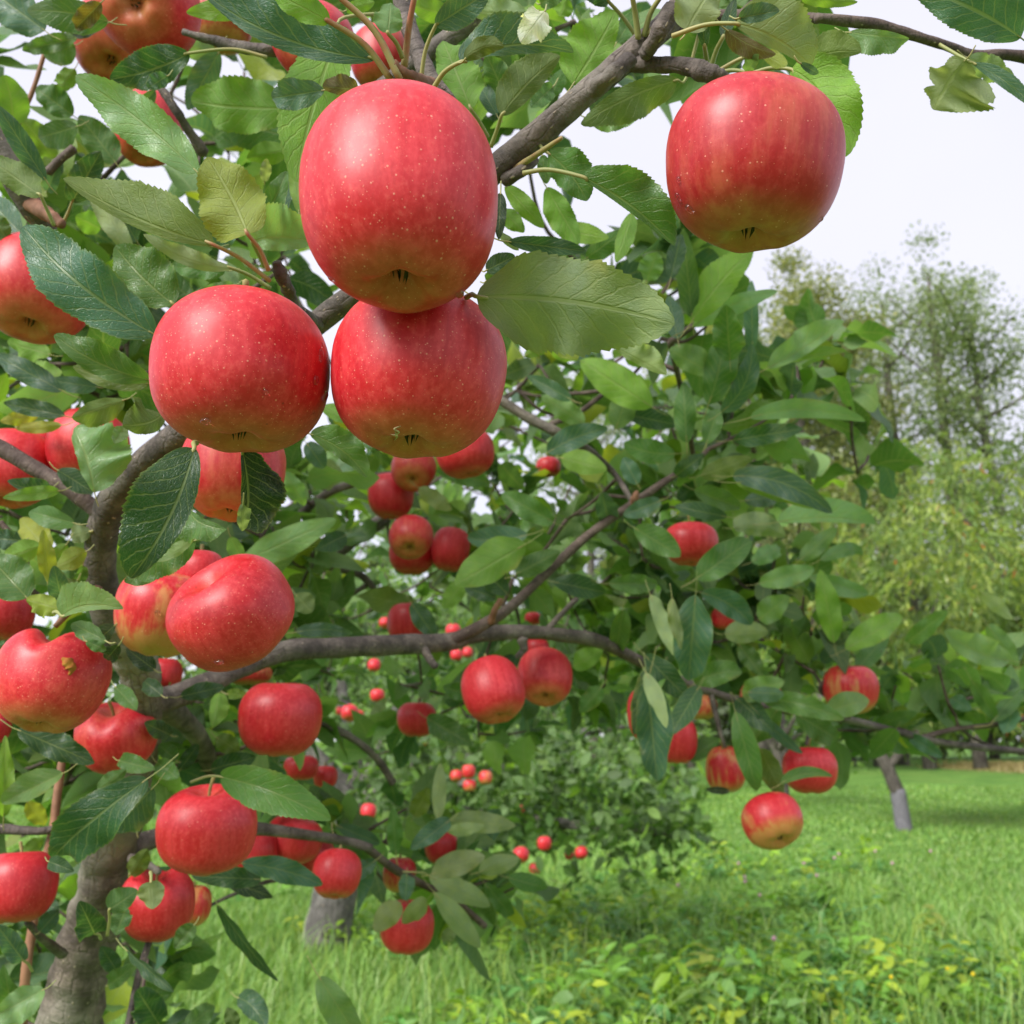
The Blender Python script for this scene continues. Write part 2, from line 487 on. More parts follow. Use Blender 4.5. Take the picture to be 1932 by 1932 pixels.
# trunk and the long limb that climbs behind the big apples
wood("trunk", [(118, 2300, 1.02, 66), (124, 2020, 1.0, 60), (136, 1900, .99, 55), (160, 1800, .98, 53), (186, 1700, .97, 46), (206, 1600, .96, 45),
               (236, 1500, .93, 42), (262, 1400, .9, 37), (270, 1310, .86, 34), (252, 1235, .83, 38), (214, 1165, .80, 36)], M_TRUNK, 30, .085, 10)
wood("branch", [(234, 1215, .82, 38), (200, 1140, .79, 32), (188, 1060, .77, 29), (205, 962, .74, 30), (262, 885, .71, 27), (345, 815, .67, 27),
                (470, 720, .63, 25), (610, 600, .585, 23), (720, 520, .56, 23), (840, 410, .54, 23.5), (950, 305, .53, 24.5), (1020, 250, .525, 25.5),
                (1095, 185, .52, 24), (1180, 112, .52, 24), (1262, 40, .52, 24), (1310, -30, .52, 22)], M_BARK, 22, .035, 10)
wood("branch", [(205, 985, .745, 12), (185, 965, .74, 15), (140, 930, .74, 15), (80, 892, .745, 15), (0, 845, .75, 15), (-60, 810, .76, 14)], M_TWIG, 14, .07)
wood("branch", [(-40, 230, .66, 28), (25, 330, .67, 27), (60, 390, .68, 24), (95, 440, .69, 15)], M_BARK, 16, .06)
wood("branch", [(750, -30, .55, 16), (768, 40, .54, 16), (790, 100, .53, 17), (812, 150, .52, 17), (850, 190, .52, 12), (905, 270, .53, 10)], M_BARK, 14, .06)
wood("branch", [(925, 10, .66, 19), (880, 45, .66, 19), (810, 100, .66, 17), (700, 175, .67, 12)], M_BARK, 14, .05)
wood("branch", [(1190, 118, .52, 17), (1235, 122, .515, 16), (1290, 124, .505, 15), (1330, 136, .50, 19), (1356, 146, .50, 17), (1372, 150, .50, 10)], M_BARK, 16, .10)
wood("branch", [(1540, 34, .52, 9.5), (1640, 45, .53, 11), (1720, 66, .54, 10), (1790, 88, .55, 9), (1835, 103, .56, 9), (1900, 103, .57, 10), (1990, 118, .58, 14)], M_TWIG, 12, .07)
wood("branch", [(1250, 60, .525, 16), (1350, 32, .55, 12), (1450, 30, .54, 10), (1545, 35, .525, 9.5)], M_TWIG, 12, .05)
wood("spur", [(1270, 12, .5, 16), (1245, 60, .5, 17), (1215, 105, .51, 14)], M_BARK, 12, .14)
wood("spur", [(1190, 110, .50, 13), (1150, 145, .495, 16), (1120, 168, .505, 19)], M_BARK, 14, .16)
wood("spur", [(1010, 300, .53, 9), (985, 322, .525, 12), (950, 340, .53, 13)], M_BARK, 12, .1)
wood("spur", [(522, 494, .48, 8), (531, 520, .485, 13), (543, 545, .50, 12), (558, 580, .53, 10), (600, 610, .58, 12)], M_BARK, 12, .18)
wood("spur", [(742, 118, .47, 7), (758, 136, .475, 11), (785, 152, .485, 13), (812, 158, .51, 13)], M_BUD, 12, .18)
wood("spur", [(118, 424, .66, 8), (95, 408, .665, 14), (60, 385, .675, 16)], M_BUD, 12, .15)
wood("spur", [(345, 60, .70, 6), (400, 76, .70, 9), (460, 90, .70, 11), (520, 95, .70, 13), (560, 100, .71, 8)], M_BARK, 12, .12)
wood("twig", [(298, 158, .72, 7), (330, 205, .72, 8), (355, 245, .73, 9), (385, 290, .74, 11)], M_BARK, 12, .15)
wood("twig", [(88, 85, .85, 3.5), (78, 120, .85, 4), (62, 170, .85, 4.5), (40, 220, .85, 5), (20, 260, .86, 6)], M_CANE, 8, .05)
wood("twig", [(140, 280, .78, 9), (115, 300, .78, 8), (90, 325, .78, 8)], M_TWIG, 8, .05)
wood("twig", [(1060, 260, .50, 4), (1000, 300, .52, 6), (965, 322, .53, 7)], M_PETRED, 8, .05)
# the low limb reaching to the right
wood("branch", [(262, 1330, .88, 30), (320, 1318, .92, 24), (400, 1285, .96, 20), (470, 1254, 1.0, 19), (540, 1228, 1.03, 20), (640, 1222, 1.08, 20), (740, 1217, 1.13, 19),
                (840, 1212, 1.18, 18), (900, 1198, 1.21, 15), (980, 1192, 1.25, 14), (1060, 1198, 1.28, 13), (1130, 1210, 1.32, 13), (1200, 1244, 1.36, 11),
                (1280, 1282, 1.4, 9), (1370, 1315, 1.43, 8), (1450, 1335, 1.46, 8), (1530, 1345, 1.49, 7), (1600, 1358, 1.52, 7), (1660, 1372, 1.55, 7), (1760, 1398, 1.6, 7),
                (1850, 1410, 1.64, 6.5), (1990, 1424, 1.7, 7)], M_BARK, 18, .06, 8)
wood("branch", [(845, 1212, 1.18, 13), (905, 1182, 1.19, 11), (960, 1148, 1.2, 10), (1030, 1082, 1.22, 9), (1110, 1010, 1.24, 8.5), (1195, 950, 1.26, 8), (1260, 905, 1.28, 6.5),
                (1310, 872, 1.3, 5), (1340, 845, 1.31, 4)], M_TWIG, 12, .06)
wood("twig", [(1035, 1185, 1.27, 6), (1060, 1158, 1.28, 5.5), (1088, 1130, 1.3, 5)], M_BARK, 8, .06)
wood("spur", [(926, 1174, 1.19, 8), (934, 1150, 1.18, 6), (945, 1132, 1.18, 7)], M_BUD, 8, .1)
wood("spur", [(800, 1226, 1.15, 9), (815, 1250, 1.14, 7), (822, 1258, 1.14, 8)], M_BARK, 8, .12)
wood("spur", [(1195, 955, 1.26, 8), (1198, 940, 1.25, 8), (1202, 928, 1.25, 5)], M_BUD, 8, .1)
wood("spur", [(985, 1205, 1.24, 10), (988, 1225, 1.24, 8), (975, 1240, 1.24, 5)], M_BARK, 8, .12)
wood("twig", [(1600, 1355, 1.52, 6), (1575, 1325, 1.5, 5), (1548, 1300, 1.49, 5), (1570, 1270, 1.48, 4)], M_TWIG, 8, .06)
wood("twig", [(1740, 1392, 1.6, 6), (1800, 1376, 1.6, 5), (1870, 1368, 1.62, 5), (1990, 1345, 1.64, 5)], M_TWIG, 8, .06)
wood("twig", [(1340, 1305, 1.42, 6), (1350, 1345, 1.41, 5), (1362, 1392, 1.4, 4), (1368, 1410, 1.4, 3)], M_BARK, 8, .08)
wood("twig", [(1527, 1345, 1.49, 4), (1526, 1375, 1.46, 4), (1522, 1405, 1.44, 3.5)], M_BARK, 8, .06)
wood("twig", [(1265, 645, 1.0, 7), (1300, 620, 1.0, 6), (1345, 585, 1.0, 4)], M_TWIG, 8, .06)
wood("branch", [(1310, 872, 1.3, 5), (1295, 780, 1.2, 5), (1275, 690, 1.08, 6), (1265, 645, 1.0, 7)], M_TWIG, 8, .06)
# darker wood further in
wood("branch", [(700, 1600 - 0, 1.22, 8), (640, 1585, 1.2, 9), (540, 1570, 1.12, 11), (420, 1560, 1.05, 14), (300, 1580, 1.0, 18), (225, 1610, .97, 24)], M_BARK, 12, .07)
wood("branch", [(690, 1598, 1.22, 8), (745, 1640, 1.25, 8), (800, 1670, 1.28, 7), (860, 1700, 1.3, 6), (915, 1748, 1.32, 6)], M_TWIG, 10, .08)
wood("branch", [(262, 1330, .9, 26), (320, 1340, 1.0, 22), (370, 1385, 1.1, 19), (400, 1450, 1.2, 16)], M_BARK, 14, .08)
wood("branch", [(545, 1112, 1.7, 16), (610, 1062, 1.75, 15), (670, 1015, 1.8, 14), (730, 975, 1.85, 13), (800, 920, 1.95, 10)], M_BARK, 12, .05)
wood("branch", [(500, 1010, 1.5, 8), (560, 975, 1.5, 8), (620, 930, 1.52, 8), (700, 902, 1.55, 8), (760, 890, 1.57, 5)], M_BARK, 10, .08)
wood("twig", [(615, 1068, 1.75, 7), (680, 1085, 1.75, 7), (720, 1130, 1.76, 6), (745, 1160, 1.77, 5)], M_BARK, 8, .08)
wood("twig", [(690, 1105, 1.75, 5), (650, 1130, 1.75, 4)], M_BARK, 8, .05)
wood("branch", [(940, 752, 1.3, 9), (1000, 790, 1.3, 9.5), (1060, 820, 1.3, 10), (1110, 850, 1.32, 8), (1160, 895, 1.35, 6), (1195, 950, 1.3, 5)], M_BARK, 10, .08)
wood("twig", [(1040, 800, 1.3, 6), (1090, 780, 1.32, 5), (1155, 730, 1.35, 4)], M_TWIG, 8, .08)
wood("branch", [(600, 1360, 1.35, 6), (660, 1390, 1.36, 7), (710, 1430, 1.37, 7), (742, 1478, 1.38, 7)], M_BARK, 10, .12)
wood("branch", [(-30, 1562, .9, 10), (20, 1565, .9, 9), (70, 1568, .9, 8), (125, 1566, .91, 7), (210, 1590, .95, 9)], M_BARK, 12, .10)
wood("twig", [(52, 1740, .85, 6), (80, 1770, .88, 8), (118, 1800, .94, 10)], M_BARK, 8, .12)
wood("twig", [(248, 1620, .93, 10), (275, 1630, .9, 9), (300, 1645, .88, 6)], M_BARK, 8, .12)
wood("twig", [(390, 1712, 1.1, 3), (430, 1692, 1.12, 3.5), (500, 1665, 1.15, 4), (560, 1655, 1.18, 4)], M_BARK, 6, .05)
wood("twig", [(282, 1775, .92, 6), (262, 1840, .9, 7), (243, 1932, .88, 7), (235, 1990, .88, 8)], M_BARK, 8, .05)
wood("spur", [(104, 1182, .66, 5), (128, 1158, .665, 6), (160, 1130, .69, 7), (185, 1112, .73, 9)], M_BUD, 8, .1)
wood("cane", [(118, 1430, .93, 7), (108, 1500, .92, 8), (98, 1575, .91, 8), (75, 1660, .9, 8.5), (60, 1760, .89, 9), (48, 1840, .88, 9), (38, 1990, .88, 10)], M_CANE, 10, .04)
wood("twig", [(0, 985, .9, 6), (30, 1020, .9, 6), (50, 1060, .9, 5), (52, 1110, .9, 5)], M_TWIG, 8, .05)

# ------------------------------------------------------------------ leaves of the near tree
TINT = dict(d=(.026, .080, .030), m=(.072, .165, .040), g=(.140, .255, .095), bl=(.150, .285, .040), y=(.25, .31, .034), o=(.110, .170, .034),
            p=(.205, .270, .135), b=(.055, .130, .085), vd=(.012, .036, .015), w=(.60, .65, .60), br=(.12, .085, .018), gl=(.175, .310, .135))

def leaf_profile(t, k):
    return np.sin(np.pi * np.clip(t, 0, 1) ** k) ** .62

def leaf_geo(base, tip, wl, wr, bow=0., dbow=0., roll=0., fold=.18, und=.10, nseg=16, nac=3, teeth=0, k=.86, rag=0., under=False, curl=0.):
    """A leaf blade as a bent sheet from base to tip; wl, wr: half widths in m on its two sides (seen from the camera)."""
    base = np.asarray(base, float); tip = np.asarray(tip, float)
    V0 = norm(CAM - base); L = np.linalg.norm(tip - base)
    T0 = norm(tip - base); left0 = norm(np.cross(V0, T0)); N0 = np.cross(T0, left0)
    mid = (base + tip) / 2 + left0 * bow * 2 + N0 * dbow * 2
    t = np.linspace(0, 1, nseg + 1)
    P = (1 - t)[:, None] ** 2 * base + (2 * t * (1 - t))[:, None] * mid + (t ** 2)[:, None] * tip
    f1, f2 = rng.uniform(.8, 1.7, 2); p1, p2 = rng.uniform(0, 6.28, 2)
    P = P + N0 * (np.sin(t * 6.28 * f1 + p1) * L * .018 * np.sin(np.pi * t))[:, None]
    T = norm(np.gradient(P, axis=0))
    V = norm(CAM - P)
    S = norm(np.cross(V, T)); N = np.cross(T, S)
    ro = np.radians(roll) * np.ones_like(t) + curl * (t - .5)
    c, s_ = np.cos(ro)[:, None], np.sin(ro)[:, None]
    S, N = S * c + N * s_, N * c - S * s_
    cols = np.linspace(1, -1, 2 * nac + 1)
    verts = np.zeros((nseg + 1, 2 * nac + 1, 3)); uv = np.zeros((nseg + 1, 2 * nac + 1, 2))
    pr = leaf_profile(t, k)
    for side in (0, 1):
        w = (wl if side == 0 else wr) * pr
        if rag:
            n = np.interp(t, np.linspace(0, 1, 9), rng.uniform(0, 1, 9))
            w = w * (1 - rag * n ** 2)
        if teeth:
            w = w * (1 + .085 * (((t * teeth) % 1.0) - .3) * (t < .97))
        for j, s in enumerate(cols):
            if (side == 0 and s < 0) or (side == 1 and s >= 0): continue
            a = abs(s)
            lift = fold * a + (-.25 * fold) * a * a + und * np.sin(t * 6.28 * (f2 + 1.2) + p2 + side * 2.2) * a ** 1.6
            if under: lift = -lift
            fx = math.cos(fold) if fold < 1.4 else .2
            verts[:, j] = P + S * (s * w * fx)[:, None] + N * (w * lift)[:, None]
            # teeth point towards the tip
            if teeth and a == 1:
                verts[:, j] += T * ((((t * teeth) % 1.0) - .3) * L / teeth * .35 * pr ** .5)[:, None]
            uv[:, j, 0] = t; uv[:, j, 1] = s * .5 + .5
    n, m = nseg + 1, 2 * nac + 1
    i, j = np.meshgrid(np.arange(n - 1), np.arange(m - 1), indexing='ij')
    a = (i * m + j).ravel(); bq = a + 1; c_ = a + m + 1; d_ = a + m
    faces = np.stack([a, bq, c_, d_], 1) if not under else np.stack([a, d_, c_, bq], 1)
    return verts.reshape(-1, 3), faces, uv.reshape(-1, 2)

N_LEAF = [0]
NODES = np.array(near_nodes)
def L(z, bx, by, tx, ty, wl, wr, d, side='T', tint='m', bow=0, dd=None, roll=0, pet=None, fold=None, rag=0, pr=None, k=None, und=None, red=False, curl=0., dbow=None):
    s = ZOFF[z][2]
    (bx, by), (tx, ty) = zp(z, bx, by), zp(z, tx, ty)
    if dd is None: dd = rng.uniform(-.04, .04) * d
    near = d < .95
    m = d / F_PX * s
    base, tip = at(bx, by, d), at(tx, ty, d + dd)
    Lm = np.linalg.norm(tip - base)
    if dbow is None: dbow = rng.uniform(-.04, .13) * Lm
    v, f, uv = leaf_geo(base, tip, wl * m * 1.08, wr * m * 1.08, bow * m, dbow, roll,
                        fold if fold is not None else rng.uniform(.10, .48), und if und is not None else rng.uniform(.10, .38),
                        72 if near else 26, 5 if near else 3, 24 if near else 0, k or rng.uniform(.78, .93), rag or rng.choice([0, 0, .08, .16]), side == 'U', curl or rng.normal(0, .5))
    c = np.array(TINT[tint]) * rng.uniform(.86, 1.15) * rng.uniform(.94, 1.06, 3)
    if side == 'U': c = np.maximum((c - .30 * np.array((.17, .235, .105))) / .70, c * .4)
    o = link("leaf", mesh_from("leaf", v - base, f, M_LEAF, uvs=uv), apple_tree, Vector(base) - TB)
    o.color = (*np.clip(c, 0.004, 1), 1)
    N_LEAF[0] += 1
    ok = True
    r = (pr or (1.0 if near else .9)) * .001
    if pet is not None:
        q = zp(z, *pet); pp = at(q[0], q[1], d + .012)
        mid = (pp + base) / 2 + (UP * .08 + RT * rng.uniform(-.06, .06)) * np.linalg.norm(pp - base)
        inner = base + (tip - base) * .06
        ps = smooth_path([pp, mid, base, inner], 6)
    else:
        ncol = 11 if near else 7
        rows_ = v.reshape(-1, ncol, 3)[:, ncol // 2]
        t0 = norm(rows_[2] - rows_[0])
        back = base - t0 * Lm * .25
        dn = np.linalg.norm(NODES - back, axis=1); j = int(np.argmin(dn))
        ok = dn[j] < min(.05, .45 * Lm)
        pp = NODES[j] if ok else base - t0 * Lm * .24 + np.array([0, 0, .002])
        ps = smooth_path([pp, base - t0 * Lm * .10, base, rows_[3]], 5)
        r *= .85 if ok else .6
    pv, pf = tube_geo(ps - base, np.linspace(r * (1.25 if pet is not None or ok else .6), r * .75, len(ps)), 7)
    link("petiole", mesh_from("petiole", pv, pf, M_PETRED if red else M_PET), o)
    return o

# --- upper left
L(1, 1190, 1360, 350, 990, 45, 190, .47, 'U', 'o', bow=40, pet=(1500, 1560), red=True, fold=.12)
L(1, 1375, 1300, 1150, 870, 190, 165, .46, 'U', 'y', bow=-15, pet=(1490, 1500), k=.72, red=True, fold=.12)
L(1, 1100, 960, 420, 420, 130, 120, .52, 'T', 'gl', bow=-25, fold=.2)
L(1, 865, 1860, 130, 1255, 165, 190, .50, 'T', 'b', bow=50, rag=.22, fold=.25)
L(1, 965, 1690, 640, 1365, 115, 165, .54, 'T', 'm', bow=20, pet=(1100, 1830))
L(1, 1400, 1340, 1750, 1350, 190, 75, .50, 'T', 'gl', bow=25, pet=(1470, 1480))
L(1, 1290, 1490, 795, 1300, 35, 60, .53, 'U', 'p', bow=40, pet=(1500, 1600))
L(1, 1180, 1370, 800, 1235, 60, 90, .56, 'T', 'g', bow=30)
L(1, 745, 1420, 510, 1050, 65, 50, .72, 'U', 'p')
L(1, 760, 1340, 610, 1090, 60, 60, .74, 'T', 'b')
L(1, 600, 120, 150, 60, 100, 70, .66, 'T', 'm', bow=-20)
L(1, 250, 170, -60, -60, 120, 110, .74, 'T', 'b')
L(1, 430, 210, 125, 280, 45, 50, .78, 'T', 'm')
L(1, 560, 15, 420, 160, 50, 60, .64, 'T', 'br')
L(1, 590, 130, 400, 190, 40, 50, .68, 'T', 'vd')
L(1, 415, 250, 240, 300, 80, 60, .8, 'T', 'm')
L(1, 415, 380, 330, 500, 50, 60, .86, 'U', 'bl')
L(1, 70, 690, 20, 415, 110, 90, .80, 'U', 'bl', bow=-15)
L(1, 405, 640, 200, 490, 70, 85, .82, 'T', 'm')
L(1, 430, 700, 215, 765, 90, 60, .80, 'T', 'm')
L(1, 250, 240, 410, 330, 70, 80, .84, 'T', 'm')
L(1, 1050, 295, 610, 440, 90, 110, .62, 'T', 'd', pet=(1480, 318), bow=20)
L(1, 930, 420, 820, 490, 40, 50, .6, 'T', 'b')
L(1, 1215, 290, 1040, 610, 60, 75, .80, 'U', 'b')
L(1, 1610, 600, 1060, 560, 130, 150, .72, 'U', 'bl', bow=15, fold=.1)
L(1, 1600, 760, 1180, 640, 120, 120, .78, 'U', 'm')
L(1, 1480, 850, 1310, 560, 90, 100, .80, 'U', 'd')
L(1, 1590, 830, 1370, 880, 60, 70, .76, 'U', 'bl')
L(1, 1880, 180, 1640, 1010, 150, 175, .52, 'U', 'bl', bow=-20, fold=.08, k=.8)
L(1, 2080, 330, 1130, -40, 60, 175, .50, 'T', 'b', bow=70, pet=(2180, 460), fold=.3)
L(1, 1400, 50, 1035, 70, 50, 60, .60, 'T', 'bl')
L(1, 1800, 500, 1510, 545, 85, 95, .47, 'T', 'b', rag=.3)
L(1, 1990, 500, 1790, 480, 40, 80, .47, 'U', 'br', rag=.2)
L(1, 255, 1000, -20, 580, 60, 55, .60, 'T', 'b')
L(1, 225, 1085, -80, 870, 70, 90, .58, 'U', 'o', pet=(300, 1250))
L(1, 400, 1120, 560, 840, 85, 80, .74, 'T', 'd', pet=(350, 1240))
L(1, 260, 1060, 330, 900, 40, 40, .8, 'T', 'b')
L(1, 1440, 1290, 1595, 950, 65, 60, .58, 'T', 'm')
L(1, 1470, 1010, 1480, 880, 30, 30, .6, 'U', 'p')
L(1, 1540, 1220, 1600, 1000, 50, 40, .66, 'T', 'b')
L(1, 1660, 1180, 1640, 930, 40, 45, .64, 'U', 'bl')
L(1, 540, 1060, 410, 1130, 60, 60, .82, 'T', 'g')
L(1, 560, 1270, 420, 1200, 60, 65, .8, 'U', 'bl')
L(1, 1200, 300, 985, 240, 60, 60, .84, 'U', 'g')
L(1, 640, 900, 440, 640, 80, 90, .86, 'U', 'm')
L(1, 300, 880, 120, 650, 70, 80, .9, 'U', 'bl')
L(1, 120, 1300, -90, 1080, 90, 80, .72, 'T', 'b')
L(1, 1250, 1500, 950, 1480, 60, 70, .66, 'T', 'm')
L(1, 1300, 1290, 1160, 1360, 60, 60, .7, 'T', 'b')
L(1, 850, 1700, 770, 1580, 50, 50, .66, 'U', 'm')
L(1, 1300, 1580, 1060, 1630, 45, 30, .60, 'T', 'g')
L(1, 40, 1330, -60, 1180, 60, 60, .7, 'U', 'm')
L(1, 700, 700, 860, 500, 50, 60, .7, 'T', 'm')
# --- top centre
L(2, 825, 1645, 1925, 1800, 250, 300, .405, 'U', 'p', bow=45, pet=(770, 1650), fold=.30, und=.42, dd=-.015, k=.80, rag=.14, curl=.5)
L(2, 840, 1650, 1225, 1815, 85, 40, .46, 'U', 'bl', bow=20)
L(2, 1410, 980, 1925, 1365, 175, 28, .46, 'T', 'm', bow=30, pet=(1085, 960), rag=.1)
L(2, 1225, 850, 1440, 1115, 120, 95, .52, 'T', 'm', rag=.2, bow=20)
L(2, 985, 1030, 1200, 1265, 55, 50, .58, 'U', 'bl')
L(2, 1215, 1040, 1395, 1355, 60, 85, .64, 'U', 'bl')
L(2, 1690, 1180, 1600, 1455, 55, 40, .70, 'U', 'bl')
L(2, 1190, 860, 1215, 1020, 40, 35, .55, 'T', 'm')
L(2, 960, 1150, 1090, 1290, 50, 60, .6, 'U', 'bl')
L(2, 1000, 1340, 1435, 1395, 55, 45, .50, 'T', 'd')
L(2, 880, 1500, 1040, 1420, 55, 55, .50, 'T', 'd')
L(2, 950, 1290, 1060, 1390, 25, 25, .5, 'U', 'p')
L(2, 960, 1070, 950, 1330, 35, 35, .5, 'T', 'vd')
L(2, 880, 1560, 1010, 1470, 45, 45, .52, 'T', 'm')
L(2, 735, 345, 1365, 290, 160, 45, .44, 'T', 'b', bow=60, pet=(590, 485), und=.25)
L(2, 760, 330, 980, 260, 60, 50, .435, 'U', 'o', bow=30)
L(2, 1205, 60, 1070, 235, 85, 80, .43, 'U', 'w', k=.9)  # near-white tint: sunlit glare painted as a leaf colour
L(2, 795, 605, 640, 225, 120, 130, .56, 'U', 'bl', pet=(890, 760))
L(2, 965, 640, 1290, 310, 130, 65, .50, 'U', 'o', pet=(905, 815), bow=20)
L(2, 1360, 470, 1600, 60, 165, 90, .56, 'U', 'bl', bow=-10, fold=.1)
L(2, 600, 140, 900, -50, 75, 85, .49, 'T', 'b', pet=(515, 460))
L(2, 1100, 70, 800, 70, 75, 70, .58, 'U', 'p')
L(2, 335, 185, 350, 15, 85, 75, .465, 'U', 'g', k=.7, pet=(415, 320))
L(2, 1940, 445, 1405, 690, 120, 60, .55, 'U', 'o', bow=-25, fold=.1)
L(2, 1450, 650, 1715, 660, 30, 75, .6, 'T', 'g', rag=.3)
L(2, 1000, 560, 880, 300, 70, 80, .60, 'U', 'm')
L(2, 1250, 480, 1130, 600, 50, 60, .56, 'T', 'm')
L(2, 940, 640, 850, 480, 40, 50, .58, 'T', 'b')
L(2, 1240, 540, 1300, 380, 40, 50, .6, 'U', 'm')
L(2, 1560, 10, 1380, -120, 60, 70, .52, 'T', 'd', pet=(1735, 235))
L(2, 1690, -20, 1640, -240, 60, 60, .5, 'T', 'd', pet=(1725, 215), pr=1.4)
L(2, 1850, -20, 1900, -220, 60, 60, .5, 'T', 'm', pet=(1755, 200), pr=1.3)
L(2, 1950, 60, 2100, -150, 60, 60, .5, 'T', 'm', pet=(1770, 190), pr=1.2)
L(2, 60, -20, -150, -250, 80, 80, .46, 'T', 'd', pet=(400, 440), red=True, pr=1.5)
L(2, 10, 120, -330, -60, 70, 80, .465, 'U', 'bl', pet=(350, 440), red=True, pr=1.4)
L(2, 480, -10, 520, -250, 80, 80, .47, 'T', 'd', pet=(425, 370), red=True, pr=1.5)
L(2, 100, 60, 260, 10, 40, 40, .56, 'U', 'bl')
L(2, 1330, -10, 1290, 90, 60, 60, .62, 'U', 'bl')
L(2, 1180, 20, 1340, -60, 50, 50, .6, 'T', 'm')
L(2, 1600, 240, 1720, 60, 55, 55, .6, 'T', 'm')
L(2, 720, 440, 820, 620, 60, 50, .62, 'U', 'bl')
L(2, 690, 90, 470, 30, 60, 60, .7, 'U', 'bl')
L(2, 1290, 1280, 1560, 1320, 60, 50, .75, 'U', 'bl')
L(2, 1440, 1430, 1640, 1280, 50, 60, .78, 'U', 'm')
L(2, 1770, 1560, 1830, 1400, 70, 60, .85, 'U', 'g')
L(2, 1270, 1880, 1390, 1990, 60, 60, .6, 'U', 'y')
L(2, 1600, 1930, 1880, 2080, 110, 30, .5, 'U', 'p', rag=.2)
# --- top right
L(3, 60, 170, 230, -90, 150, 110, .47, 'U', 'p', fold=.1, bow=10)
L(3, 330, 130, 745, 370, 215, 45, .455, 'U', 'p', bow=30, pet=(-20, 200), fold=.12, rag=.12)
L(3, 350, 100, 575, 60, 65, 40, .45, 'T', 'b')
L(3, 280, 165, 555, 300, 30, 70, .48, 'U', 'br', bow=-15)
L(3, 745, 330, 1030, 290, 110, 40, .49, 'U', 'o', bow=20)
L(3, 960, 180, 1295, 215, 30, 105, .495, 'T', 'g', fold=.3)
L(3, 640, 385, 945, 870, 175, 120, .50, 'U', 'bl', bow=55, pet=(430, 405), fold=.08)
L(3, 1915, 210, 1290, -90, 110, 230, .50, 'T', 'b', bow=-20, fold=.15)
L(3, 1610, 330, 1430, 610, 300, 130, .53, 'U', 'p', rag=.55, bow=-15)
L(3, 1620, 320, 1880, 430, 60, 90, .54, 'U', 'p', rag=.35)
L(3, 1650, 350, 2000, 610, 45, 30, .53, 'T', 'b', bow=20)
L(3, 1980, 130, 1840, -20, 50, 50, .52, 'U', 'o')
L(3, 700, -10, 1010, 10, 30, 45, .5, 'U', 'bl')
L(3, 690, 350, 790, 410, 22, 22, .45, 'T', 'b')
L(3, 470, 290, 610, 370, 45, 35, .5, 'U', 'y', pet=(200, 415))
L(3, 390, 400, 460, 300, 35, 30, .5, 'T', 'g', pet=(210, 412))
L(3, 160, 260, 130, -60, 40, 40, .5, 'T', 'd', pet=(180, 380), pr=1.2)
L(3, 260, 210, 330, -10, 40, 40, .51, 'T', 'd', pet=(190, 390), pr=1.2)
L(3, 90, 1780, 430, 1385, 110, 85, .92, 'U', 'bl', bow=20)
L(3, 90, 1760, 40, 1265, 65, 55, .92, 'U', 'm')
L(3, 90, 1810, 565, 1615, 45, 60, .95, 'T', 'gl', bow=25)
L(3, 300, 2000, 280, 1690, 95, 90, .9, 'T', 'm')
L(3, 425, 1940, 420, 1555, 45, 35, 1.0, 'T', 'b')
L(3, -30, 1550, 30, 1300, 50, 50, .85, 'T', 'd')
L(3, 10, 1880, -40, 1640, 50, 55, .95, 'T', 'b')
# --- left middle
L(4, 1078, 668, 725, 1392, 85, 235, .405, 'T', 'd', bow=45, fold=.30, pet=(1090, 640), dd=-.01)
L(4, 1345, 685, 1350, 1110, 200, 35, .47, 'T', 'vd', bow=25, rag=.25, pet=(1340, 640))
L(4, 1350, 980, 1345, 1130, 50, 35, .465, 'U', 'p', rag=.3)
L(4, 1085, 1180, 760, 1400, 110, 75, .53, 'T', 'm', bow=-35)
L(4, 1080, 1165, 810, 1280, 25, 45, .52, 'U', 'p', bow=35)
L(4, 900, 1330, 690, 1410, 55, 40, .57, 'T', 'm')
L(4, 1050, 1015, 1260, 1120, 30, 130, .52, 'T', 'm', bow=-30, rag=.2)
L(4, 1020, 960, 1040, 1080, 40, 40, .55, 'U', 'p')
L(4, 345, 1600, 685, 1560, 140, 30, .56, 'T', 'gl', bow=40, pet=(300, 1580))
L(4, 335, 1560, 145, 1510, 75, 60, .60, 'U', 'y', und=.35)
L(4, 150, 1500, -60, 1270, 110, 120, .62, 'T', 'm')
L(4, 525, 915, 410, 560, 45, 235, .66, 'T', 'gl', bow=-10, rag=.15)
L(4, 330, 905, 15, 945, 35, 40, .66, 'T', 'bl')
L(4, 285, 885, 40, 850, 25, 60, .68, 'T', 'd', bow=25)
L(4, 415, 1085, 165, 1020, 65, 60, .70, 'T', 'm')
L(4, 320, 790, 520, 915, 60, 55, .72, 'T', 'd')
L(4, 830, 310, 405, 215, 50, 80, .56, 'T', 'o', bow=25)
L(4, 830, 290, 300, 40, 70, 115, .54, 'T', 'm', bow=35)
L(4, 690, 400, 400, 500, 95, 50, .62, 'U', 'o')
L(4, 905, 480, 680, 540, 60, 150, .52, 'U', 'o', bow=25)
L(4, 690, 550, 630, 640, 45, 40, .55, 'T', 'g')
L(4, 345, 350, -30, 150, 60, 60, .74, 'T', 'b')
L(4, 360, 490, 20, 420, 40, 55, .78, 'T', 'd')
L(4, 340, 540, 85, 555, 40, 30, .80, 'U', 'y')
L(4, 280, 150, 40, 80, 60, 60, .82, 'U', 'bl')
L(4, 550, 140, 360, 90, 50, 60, .82, 'U', 'bl')
L(4, 540, 330, 260, 290, 50, 40, .76, 'T', 'b')
L(4, 330, 290, 100, 200, 80, 70, .84, 'U', 'bl')
L(4, 210, 480, 0, 520, 45, 40, .84, 'U', 'y')
